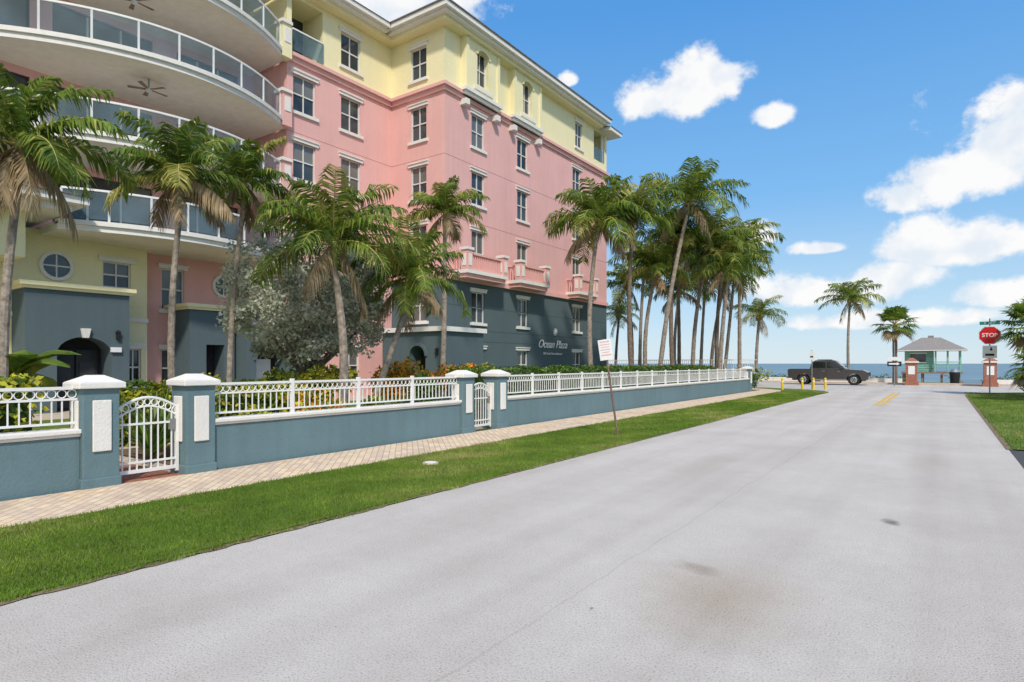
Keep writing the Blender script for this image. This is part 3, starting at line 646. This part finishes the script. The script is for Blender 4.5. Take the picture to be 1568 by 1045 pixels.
def fanpalm(base,h,fl,nf,seed,r=.17,name='cabbage_palm'):
    g=random.Random(seed); m=MB(); b=V(base)
    m.tube([b+Z*(h*i/8) for i in range(9)],[r*(1.2 if i==0 else 1+.1*(i%2)) for i in range(9)],9,'trunkd')
    c=b+Z*h
    for i in range(nf):
        az=i*2.4+g.uniform(-.3,.3); e=math.radians(80-125*(i/nf)+g.uniform(-8,8)); d=V((math.cos(az)*math.cos(e),math.sin(az)*math.cos(e),math.sin(e)))
        hub=c+d*fl*.5-Z*.03; m.tube([c,hub],[.03,.018],4,'rach')
        S=d.cross(Z); S=S.normalized() if S.length>.05 else V((1,0,0)); N=S.cross(d)
        mt='pb' if i>nf*.88 else g.choice(['pg','pg2','pg'])
        for k in range(22):
            a=math.radians(-105+210*k/21); dd=(d*math.cos(a)+S*math.sin(a)+N*.15*abs(math.sin(a))).normalized(); l=fl*.55*(1-.25*abs(a)/1.9)*g.uniform(.9,1.1)
            w=(S*math.cos(a)-d*math.sin(a))*.03*fl; mid=hub+dd*l*.6; tip=hub+dd*l-Z*l*g.uniform(.15,.4)
            m.poly([hub,mid+w,tip,mid-w],mt)
    return m.make(name)
fanpalm((-3.06,59,0),4.9,1.9,30,5); fanpalm((4.0,41.3,0),3.6,1.9,30,6); fanpalm((3.9,36.2,0),1.6,1.6,26,8); fanpalm((4.4,38.4,0),2.2,1.5,24,9)
def leaves(m,cent,rad,n,size,mats,g,flat=1.0,shell=.55):
    c=V(cent)
    for _ in range(n):
        while True:
            p=V((g.gauss(0,1),g.gauss(0,1),g.gauss(0,1)))
            if p.length>.01: break
        p.normalize(); p*=shell+(1-shell)*g.random()
        q=c+V((p.x*rad[0],p.y*rad[1],p.z*rad[2]))
        d=(p*.6+V((g.uniform(-1,1),g.uniform(-1,1),g.uniform(-.8,1)))).normalized(); w=d.cross(V((g.uniform(-1,1),g.uniform(-1,1),g.uniform(-1,1))))
        if w.length<.01: continue
        w=w.normalized()*size*.3; l=size*g.uniform(.7,1.3)
        m.poly([q-d*l*.5,q+w,q+d*l*.5,q-w],g.choice(mats))
g=random.Random(31); m=MB(); b=V((-15,10.9,0)); 
m.tube([b,b+V((0,.05,.9)),b+V((.1,0,1.7))],[.2,.14,.13],9,'bark')
fork=b+V((.05,.03,1.3)); 
for i in range(11):
    a=i*2.4; ee=g.uniform(.5,1.25); L_=g.uniform(1.5,2.6); d=V((math.cos(a)*math.cos(ee),math.sin(a)*math.cos(ee),math.sin(ee)))
    p1=fork+d*L_*.5+V((0,0,.1)); p2=fork+d*L_+Z*.35
    m.tube([fork,p1,p2],[.09,.055,.02],6,'bark')
for i in range(200):
    while True:
        p=V((g.uniform(-1,1),g.uniform(-1,1),g.uniform(-1,1)))
        if .30<p.length<1.0: break
    sc=2.3+.3*math.sin(p.x*5+1)+.2*math.sin(p.y*7)
    q=b+V((p.x*sc+.25,p.y*sc*1.05+.1,3.5+p.z*1.9)); 
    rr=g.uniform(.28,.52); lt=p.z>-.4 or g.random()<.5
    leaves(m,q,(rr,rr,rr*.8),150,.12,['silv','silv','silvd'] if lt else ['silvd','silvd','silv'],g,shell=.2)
m.make('silver_buttonwood_tree')
def hedge(name,x0,x1,y0,y1,z0,z1,n,size,mats,seed):
    g=random.Random(seed); m=MB(); m.box(x0+.12,x1-.12,y0+.12,y1-.12,z0,z1-.14,'g2')
    for _ in range(n):
        q=V((g.uniform(x0,x1),g.uniform(y0,y1),g.uniform(z0,z1)))
        fc=g.random()
        if fc<.45: q.z=z1+g.gauss(0,.04)+.05*math.sin(q.y*2.3)+.04*math.sin(q.y*5.1+q.x)
        elif fc<.8: q.x=x1+g.gauss(0,.04)
        elif fc<.95: q.y=y0+g.gauss(0,.04)
        d=V((g.uniform(-1,1),g.uniform(-1,1),g.uniform(-.5,1))).normalized(); w=d.cross(V((g.uniform(-1,1),g.uniform(-1,1),g.uniform(-1,1)))).normalized()*size*.32
        m.poly([q-d*size*.5,q+w,q+d*size*.5,q-w],g.choice(mats))
    m.make(name)
hedge('clipped_hedge',-12.3,-11.2,14,37.5,0,1.48,14000,.11,['g1','g1','g2'],1)
hedge('croton_hedge',-10.9,-9.95,-3,3.1,0,1.45,5200,.12,['gy','gy','g1','g2'],2)
hedge('croton_hedge',-14.8,-13.6,5.3,9.6,0,1.0,3800,.12,['gy','g1','g2','gy'],3)
hedge('clipped_hedge',-22.5,-21.3,8,16.5,0,1.0,4000,.14,['g1','g2','g1'],4)
def shrub(name,c,r,n,size,mats,seed):
    g=random.Random(seed); m=MB()
    for i in range(7):
        a=g.uniform(0,6.28); m.tube([(c[0],c[1],0),(c[0]+r[0]*.5*math.cos(a),c[1]+r[1]*.5*math.sin(a),c[2])],[.03,.012],5,'bark')
    for i in range(14):
        p=V((g.uniform(-.7,.7)*r[0],g.uniform(-.7,.7)*r[1],g.uniform(-.6,.7)*r[2])); leaves(m,V(c)+p,(r[0]*.4,r[1]*.4,r[2]*.4),n//14,size,mats,g,shell=.4)
    m.make(name)
shrub('yellow_shrub',(-14.3,10.2,.9),(1.3,1.3,.75),2200,.15,['gy','gy','g1'],1)
shrub('orange_flower_bush',(-13.6,13.4,1.2),(.9,1.5,.7),2800,.12,['org','gy','g1','org'],2)
shrub('orange_flower_bush',(-13.2,15.2,1.15),(.9,1.2,.65),2200,.11,['org','org','gy','g2'],3)
shrub('green_shrub',(-12.0,12.7,.8),(.7,.7,.65),1200,.13,['g1','g2'],4)
shrub('yellow_shrub',(-13.2,17.4,1.05),(.8,1.0,.7),1800,.13,['gy','g1'],5)
shrub('green_shrub',(-18.5,13.5,.9),(1.2,1.4,.8),1800,.15,['g1','g2','gy'],6)
shrub('green_shrub',(-10.3,40.2,.55),(.9,.9,.6),1600,.13,['g1','g2'],7)
shrub('green_shrub',(4.0,39.6,.8),(1.1,1.8,.8),2600,.15,['g1','g2','gy'],8)
shrub('green_shrub',(5.4,43.2,1.2),(1.6,1.6,1.2),2600,.17,['g1','g2'],9)
shrub('yellow_shrub',(-10.8,6.2,.5),(.6,.9,.5),1700,.11,['gy','gy','g1'],10)
shrub('yellow_shrub',(-10.9,8.3,.6),(.6,.8,.6),1600,.11,['gy','g1','org'],11)
shrub('green_shrub',(-11.0,9.9,.5),(.6,.8,.5),1400,.11,['g1','gy','g2'],12)
shrub('croton_shrub',(-16.5,8.2,.8),(1.2,1.5,.6),1800,.14,['gy','gy','g1'],13)
def spiky(name,c,L_,n,seed,mats=('g1','g2')):
    g=random.Random(seed); m=MB(); c=V(c)
    for i in range(n):
        a=i*2.4; e=math.radians(g.uniform(20,80)); d=V((math.cos(a)*math.cos(e),math.sin(a)*math.cos(e),math.sin(e))); l=L_*g.uniform(.7,1.1)
        S=d.cross(Z).normalized()*.035; mid=c+d*l*.55; tip=c+d*l-Z*l*.15*math.cos(e)
        m.poly([c-S,c+S,mid+S*1.3,mid-S*1.3],g.choice(mats)); m.poly([mid-S*1.3,mid+S*1.3,tip],g.choice(mats))
    m.make(name)
spiky('agave_plant',(-11.2,5.0,.1),1.25,40,1); spiky('agave_plant',(-12.1,5.6,.1),1.2,34,2); spiky('agave_plant',(-12.4,13.1,.6),1.0,40,3); spiky('agave_plant',(-11.0,7.2,.1),.9,30,4,('g1','gy'))
spiky('agave_plant',(-11.2,9.0,.1),.9,30,5,('g1','gy')); spiky('agave_plant',(-11.0,10.6,.1),.95,34,6)
g=random.Random(5); m=MB(); c=V((-13.6,3.75,0)); m.tube([c,c+Z*1.4],[.12,.08],8,'shaft')
for i in range(9):
    a=i*2.4+.5; e0=math.radians(g.uniform(35,75)); p=c+Z*1.3; P=[p.copy()]
    for k in range(8):
        ee=e0-math.radians(95)*(k/7)**1.2; p=p+V((math.cos(a)*math.cos(ee),math.sin(a)*math.cos(ee),math.sin(ee)))*.17; P.append(p.copy())
    S=V((-math.sin(a),math.cos(a),0))
    for k in range(1,8):
        w0=.24*math.sin(math.pi*k/8.2)**.6; w1=.24*math.sin(math.pi*(k+1)/8.2)**.6 if k<7 else .01
        for sd in(-1,1): m.poly([P[k],P[k+1],P[k+1]+S*sd*w1-Z*w1*.4,P[k]+S*sd*w0-Z*w0*.4],'g1' if k%2 else 'pg')
m.make('banana_plant')
g=random.Random(77); m=MB()
for i in range(90):
    x=-45+i*.62+g.uniform(-.3,.3)
    if -2.6<x<3.4: continue
    y=g.uniform(63,66); leaves(m,(x,y,.25),(.8,.8,g.uniform(.3,.55)),70,.2,['g1','g2','g1'],g,shell=.3)
m.make('dune_vegetation')
g=random.Random(78); m=MB()
for i in range(50):
    x=-11-i*.5; leaves(m,(x,g.uniform(47.5,49),.8),(.8,.8,g.uniform(.6,1.0)),80,.2,['g1','g2','gy'],g,shell=.3)
m.make('sea_grape_hedge')
# ------------------------------------------------------------ STREET FURNITURE
mb=MB(); b=V((-6.15,13.0,0)); t=V((-6.42,12.83,2.28)); ax=(t-b).normalized(); mb.cyl(b,t,.026,.026,8,'post')
U_=V((.93,.36,0)).normalized(); U_=(U_-ax*U_.dot(ax)).normalized(); N_=U_.cross(ax).normalized()
sc_=t-ax*.26+N_*.035
pp=lambda a,z,d:sc_+U_*a+ax*z+N_*d
mb.hexa([pp(-.15,-.24,0),pp(.15,-.24,0),pp(.15,-.24,.006),pp(-.15,-.24,.006),pp(-.15,.24,0),pp(.15,.24,0),pp(.15,.24,.006),pp(-.15,.24,.006)],'signw')
for z,w,h in ((.17,.11,.03),(.11,.12,.02),(.05,.10,.02),(-.01,.12,.02),(-.07,.09,.02),(-.14,.12,.03)): mb.poly([pp(-w,z,.008),pp(w,z,.008),pp(w,z+h,.008),pp(-w,z+h,.008)],'signp')
mb.make('parking_sign')
st=empty('stop_sign'); mb=MB(); x,y=2.25,43.1
mb.cyl((x,y,0),(x,y,3.95),.035,.035,8,'metal')
oc=lambda r:[(r*math.cos(math.pi/8+i*math.pi/4),r*math.sin(math.pi/8+i*math.pi/4)) for i in range(8)]
mb.prism(oc(.54),lambda a,b,t:(x+a,y-.05-t*.008,3.28+b),'signw'); mb.prism(oc(.50),lambda a,b,t:(x+a,y-.061-t*.004,3.28+b),'red')
mb.box(x-.32,x+.32,y-.055,y-.045,2.0,2.70,'signw'); mb.prism([(.0,.0),(.1,.12),(.04,.12),(.04,.25),(-.04,.25),(-.04,.12),(-.1,.12)][::-1],lambda a,b,t:(x+.06+a*.8,y-.058-t*.003,2.40+b*.8),'black')
mb.box(x-.2,x+.2,y-.062,y-.058,2.13,2.25,'black')
mb.box(x-.45,x+.45,y-.015,y+.015,3.87,4.05,'green'); mb.box(x-.012,x+.012,y-.4,y+.4,4.05,4.21,'green')
mb.make('panels',st); text('STOP',.29,(x,y-.068,3.28),(math.radians(90),0,0),'signw',st,'letters',0,.002,.006)
text('SE 3rd ST',.13,(x,y-.02,3.96),(math.radians(90),0,0),'signw',st,'street_name',0,.002)
ow=empty('one_way_sign'); mb=MB(); x,y=-2.85,54.3
mb.cyl((x,y,0),(x,y,3.3),.035,.035,8,'metal'); mb.box(x-.46,x+.46,y-.05,y-.04,1.5,1.85,'black'); mb.prism([(-.36,.06),(.16,.06),(.16,.12),(.36,0),(.16,-.12),(.16,-.06),(-.36,-.06)],lambda a,b,t:(x+a,y-.052-t*.004,1.68+b),'signw')
mb.box(x-.42,x+.42,y-.05,y-.04,1.93,2.2,'signw')
mb.make('panels',ow)
mb=MB(); x,y=-7.0,44.6; mb.cyl((x,y,0),(x,y,2.6),.03,.03,8,'metal'); mb.box(x-.15,x+.15,y-.045,y-.035,1.95,2.55,'signw'); mb.box(x-.09,x+.09,y-.05,y-.046,2.1,2.2,'black'); mb.make('regulatory_sign')
for (x,y) in ((-8.3,41.9),(-7.35,43.2),(-6.75,43.6),(-6.1,43.9)):
    mb=MB(); mb.cyl((x,y,0),(x,y,.72),.075,.075,12,'ylw'); mb.cyl((x,y,.72),(x,y,.78),.075,.03,12,'ylw'); mb.cyl((x,y,.52),(x,y,.6),.078,.078,12,'signw'); mb.make('yellow_bollard')
for (x,y) in ((-1.85,57.2),(3.0,57.0)):
    mb=MB(); mb.box(x-.46,x+.46,y-.46,y+.46,0,.3,'brick'); mb.box(x-.38,x+.38,y-.38,y+.38,.3,1.75,'brick'); mb.box(x-.48,x+.48,y-.48,y+.48,1.75,1.87,'white'); mb.frus((x-.46,x+.46,y-.46,y+.46),(x-.1,x+.1,y-.1,y+.1),1.87,2.15,'brick')
    mb.box(x-.22,x+.22,y-.405,y-.38,.85,1.5,'signw'); mb.make('brick_entry_pillar',bevel=.02)
mb=MB(); x,y=.95,61.2; mb.cyl((x,y,.0),(x,y,1.0),.3,.36,16,'black'); mb.cyl((x,y,1.0),(x,y,1.22),.38,.2,16,'metal'); mb.make('trash_can')
mb=MB(); x,y=-9.1,59.2
mb.box(x-.9,x+.9,y-.2,y+.25,.5,.56,'wood'); mb.box(x-.9,x+.9,y+.25,y+.3,.6,1.0,'wood')
for e in(-.75,.75): mb.box(x+e-.04,x+e+.04,y-.18,y+.28,.1,.5,'metal')
mb.make('park_bench')
hut=empty('lifeguard_tower'); mb=MB(); x,y=-.9,75.5; zb=-.4
for ex in (-2.2,-.6,1.0,2.4):
    for ey in (-1.5,1.5): mb.box(x+ex-.1,x+ex+.1,y+ey-.1,y+ey+.1,zb-1,zb+1.1,'wood')
mb.box(x-2.4,x+2.7,y-1.9,y+1.9,zb+1.1,zb+1.25,'wood')
mb.box(x-2.1,x+.35,y-1.3,y+1.3,zb+1.25,zb+3.45,'hut')
for i in range(9): mb.box(x-2.1,x+.35,y-1.315,y-1.3,zb+1.35+i*.24,zb+1.37+i*.24,'inner')
mb.box(x-1.6,x-.3,y-1.35,y-1.31,zb+2.25,zb+3.1,'glass'); mb.box(x-1.68,x-.22,y-1.345,y-1.317,zb+2.15,zb+2.25,'signw'); mb.box(x-1.68,x-.22,y-1.345,y-1.317,zb+3.1,zb+3.2,'signw')
for ex in (.5,1.5,2.5):
    for ey in(-1.7,1.7): mb.box(x+ex-.07,x+ex+.07,y+ey-.07,y+ey+.07,zb+1.25,zb+3.45,'hut')
for z in (1.75,2.2): mb.box(x+.4,x+2.6,y-1.75,y-1.68,zb+z,zb+z+.09,'hut'); mb.box(x+2.5,x+2.6,y-1.7,y+1.7,zb+z,zb+z+.09,'hut')
mb.frus((x-2.8,x+3.1,y-2.2,y+2.2),(x-.7,x+.9,y-.2,y+.2),zb+3.45,zb+4.75,'hroof'); mb.box(x-2.8,x+3.1,y-2.2,y+2.2,zb+3.37,zb+3.447,'signw')
mb.box(x-.15,x+.35,y-.25,y+.25,zb+4.7,zb+4.95,'hroof')
for i in range(8): mb.box(x+.9+i*.3,x+1.2+i*.3,y-3.6,y-2.0,zb+1.1-i*.14-.1,zb+1.1-i*.14,'wood')
mb.make('hut_body',hut)
# ------------------------------------------------------------ PICKUP
tr=empty('pickup_truck'); mb=MB()
def arch(cx_,r,n=9): return [(cx_+r*math.cos(math.pi*i/n),.42+r*math.sin(math.pi*i/n)) for i in range(n+1)]
body=[(2.85,.45)]+arch(1.88,.50)+arch(-1.72,.50)+[(-2.85,.55),(-2.88,1.2),(-2.8,1.26),(-1.25,1.26),(1.25,1.26),(2.5,1.18),(2.82,1.02),(2.9,.8)]
mb.prism(body,lambda a,b,t:(a,-.98+1.96*t,b),'car')
mb.box(-2.6,2.6,-.7,.7,.35,.6,'black')
gh=[(-1.25,1.26),(-1.12,1.82),(-.85,1.96),(.35,1.98),(.62,1.90),(1.3,1.26)]
def ghf(a,b,t):
    k=(b-1.26)/.70; w=.93-.2*k; return (a,-w+2*w*t,b)
mb.prism(gh,ghf,'car')
for sd in (-1,1):
    def gp(a,b,o=.012): 
        k=(b-1.26)/.70; return (a,sd*(.93-.2*k+o),b)
    mb.poly([gp(-1.08,1.34),(gp(-.98,1.80)),gp(-.1,1.86),gp(-.1,1.34)],'cglass'); mb.poly([gp(-.02,1.34),gp(-.02,1.86),gp(.48,1.84),gp(1.06,1.34)],'cglass')
    for xw in (1.88,-1.72):
        mb.cyl((xw,sd*.74,.42),(xw,sd*1.0,.42),.41,.41,24,'tire'); mb.cyl((xw,sd*.99,.42),(xw,sd*1.015,.42),.25,.22,16,'chrome'); mb.cyl((xw,sd*1.01,.42),(xw,sd*1.03,.42),.07,.07,10,'black')
        for q_ in range(6):
            a_=q_*math.pi/3; mb.cyl((xw+.15*math.cos(a_),sd*1.012,.42+.15*math.sin(a_)),(xw+.15*math.cos(a_),sd*1.02,.42+.15*math.sin(a_)),.045,.045,8,'black')
    mb.box(.98,1.15,sd*1.0-.12,sd*1.0+.12,1.3,1.5,'car'); mb.box(-1.0,1.4,sd*1.0-.04,sd*1.0+.06,.38,.45,'chrome')
    mb.box(2.55,2.83,sd*.80-.12,sd*.80+.14,.86,1.04,'signw'); mb.box(-2.9,-2.82,sd*.88-.08,sd*.88+.1,.85,1.2,'redl')
    for xx in (-1.15,-.06,1.12): mb.box(xx-.008,xx+.008,sd*.98-.004,sd*.98+.004,.6,1.26,'black')
    for xx in (-.25,.85): mb.box(xx-.09,xx+.09,sd*.99-.015,sd*.99+.015,1.06,1.10,'chrome')
mb.poly([(.70,-.68,1.835),(.70,.68,1.835),(1.27,.84,1.31),(1.27,-.84,1.31)],'cglass')
mb.box(2.8,2.98,-.95,.95,.45,.68,'chrome'); mb.box(-3.0,-2.84,-.95,.95,.5,.68,'chrome'); mb.box(2.83,2.9,-.6,.6,.75,1.02,'black')
mb.box(-2.75,-1.35,-.85,.85,1.20,1.265,'black'); mb.box(-.75,.2,-.62,-.58,1.98,2.03,'black'); mb.box(-.75,.2,.58,.62,1.98,2.03,'black')
o=mb.make('truck_body',tr,bevel=.03); tr.location=(-7.4,55.0,0)
# ------------------------------------------------------------ WORLD / SKY
w=bpy.data.worlds.new('World'); scene.world=w; w.use_nodes=True; nt=w.node_tree; nt.nodes.clear()
out=nt.nodes.new('ShaderNodeOutputWorld'); bg=nt.nodes.new('ShaderNodeBackground'); bg2=nt.nodes.new('ShaderNodeBackground'); mx=nt.nodes.new('ShaderNodeMixShader')
sky=nt.nodes.new('ShaderNodeTexSky'); sky.sky_type='NISHITA'; sky.sun_disc=False
EL=47; AZ=134
sky.sun_elevation=math.radians(EL); sky.sun_rotation=math.radians(AZ); sky.air_density=1.0; sky.dust_density=.3; sky.ozone_density=2
tc=nt.nodes.new('ShaderNodeTexCoord'); sp=nt.nodes.new('ShaderNodeSeparateXYZ'); nt.links.new(tc.outputs['Generated'],sp.inputs[0])
def mth(op,a,b=None,c=None):
    n=nt.nodes.new('ShaderNodeMath'); n.operation=op
    for i,v in enumerate((a,b,c)):
        if v is None: continue
        if hasattr(v,'links'): nt.links.new(v,n.inputs[i])
        else: n.inputs[i].default_value=v
    return n.outputs[0]
az=mth('ARCTAN2',sp.outputs['X'],sp.outputs['Y']); el=mth('ARCSINE',sp.outputs['Z'])
BS=.14
gr=ramp(nt,mth('MULTIPLY',el,2/math.pi),[(0.0,(.64,.78,.88)),(.06,(.46,.69,.90)),(.16,(.21,.51,.91)),(.33,(.09,.35,.82)),(1.0,(.06,.20,.50))])
sc=nt.nodes.new('ShaderNodeVectorMath'); sc.operation='SCALE'; sc.inputs['Scale'].default_value=1/BS; nt.links.new(gr.outputs[0],sc.inputs[0])
skc=mixc(nt,.85,sky.outputs[0],sc.outputs[0])
nt.links.new(skc,bg.inputs['Color']); bg.inputs['Strength'].default_value=BS
CL=[(-20.8,22.9,5.0,2.8),(-18.0,24.0,4.2,3.0),(0.6,13.7,6.4,3.2),(4.8,15.6,6.0,4.6),(0.2,8.9,6.2,2.7),(-7.5,6.0,7.2,2.1),(-3.5,6.6,4.5,2.2),(-11.9,20.4,1.9,1.2),(5,5.0,4.5,1.6),(-13.5,10.8,2.6,1.4),(-45.8,29.6,9,4),(-3.5,3.4,9,1.1),(-30,24.8,1.3,.8),(-8,9.5,3.2,.8)]
D=math.pi/180; cur=None
for a,e,ra,re in CL:
    da=mth('MULTIPLY_ADD',az,1/(ra*D),-a/ra); de=mth('MULTIPLY_ADD',el,1/(re*D),-e/re)
    de=mth('MAXIMUM',de,mth('MULTIPLY',de,-1.6))
    d=mth('SQRT',mth('MULTIPLY_ADD',da,da,mth('MULTIPLY',de,de))); v=mth('SUBTRACT',1.0,d)
    cur=v if cur is None else mth('MAXIMUM',cur,v)
back=mth('MULTIPLY_ADD',mth('LESS_THAN',sp.outputs['Y'],-.1),1.3,-1.0)  # unseen cloud cover behind the camera, added for neutral fill light
cur=mth('MAXIMUM',cur,back)
ns=nt.nodes.new('ShaderNodeTexNoise'); ns.inputs['Scale'].default_value=14; ns.inputs['Detail'].default_value=8; ns.inputs['Roughness'].default_value=.6
mpg=nt.nodes.new('ShaderNodeMapping'); mpg.inputs['Scale'].default_value=(1,1,1.15); nt.links.new(tc.outputs['Generated'],mpg.inputs[0]); nt.links.new(mpg.outputs[0],ns.inputs['Vector'])
nf=mth('SUBTRACT',ns.outputs['Fac'],.5)
dens=mth('MULTIPLY_ADD',nf,2.1,cur)
mr=nt.nodes.new('ShaderNodeMapRange'); mr.interpolation_type='SMOOTHSTEP'; mr.inputs[1].default_value=.0; mr.inputs[2].default_value=.45; nt.links.new(dens,mr.inputs[0])
ab=mth('GREATER_THAN',el,0.002)
fac=mth('MULTIPLY',mth('MULTIPLY',mr.outputs[0],.96),ab)
n2=nt.nodes.new('ShaderNodeTexNoise'); n2.inputs['Scale'].default_value=20; n2.inputs['Detail'].default_value=3; nt.links.new(mpg.outputs[0],n2.inputs['Vector'])
cr_=ramp(nt,n2.outputs['Fac'],[(.35,(.80,.86,.93)),(.55,(1,.99,.98))])
nt.links.new(cr_.outputs[0],bg2.inputs['Color']); bg2.inputs['Strength'].default_value=1.0
nt.links.new(fac,mx.inputs[0]); nt.links.new(bg.outputs[0],mx.inputs[1]); nt.links.new(bg2.outputs[0],mx.inputs[2]); nt.links.new(mx.outputs[0],out.inputs['Surface'])
w.cycles.sampling_method='MANUAL'; w.cycles.sample_map_resolution=256
sl=bpy.data.lights.new('sun','SUN'); sl.energy=3.3; sl.angle=math.radians(4); sl.color=(1,.93,.83)
so=bpy.data.objects.new('sun',sl); scene.collection.objects.link(so)
a=AZ*D; e=EL*D; dirv=V((math.sin(a)*math.cos(e),math.cos(a)*math.cos(e),math.sin(e)))
so.rotation_euler=dirv.to_track_quat('Z','Y').to_euler(); so.location=dirv*50
cam=bpy.data.cameras.new('camera'); co=bpy.data.objects.new('camera',cam); scene.collection.objects.link(co)
co.location=(0,0,1.7); co.rotation_euler=(math.radians(90),0,math.radians(35.2)); cam.sensor_width=36; cam.lens=21.35; cam.shift_y=.022; cam.clip_end=50000; cam.clip_start=.05
scene.camera=co
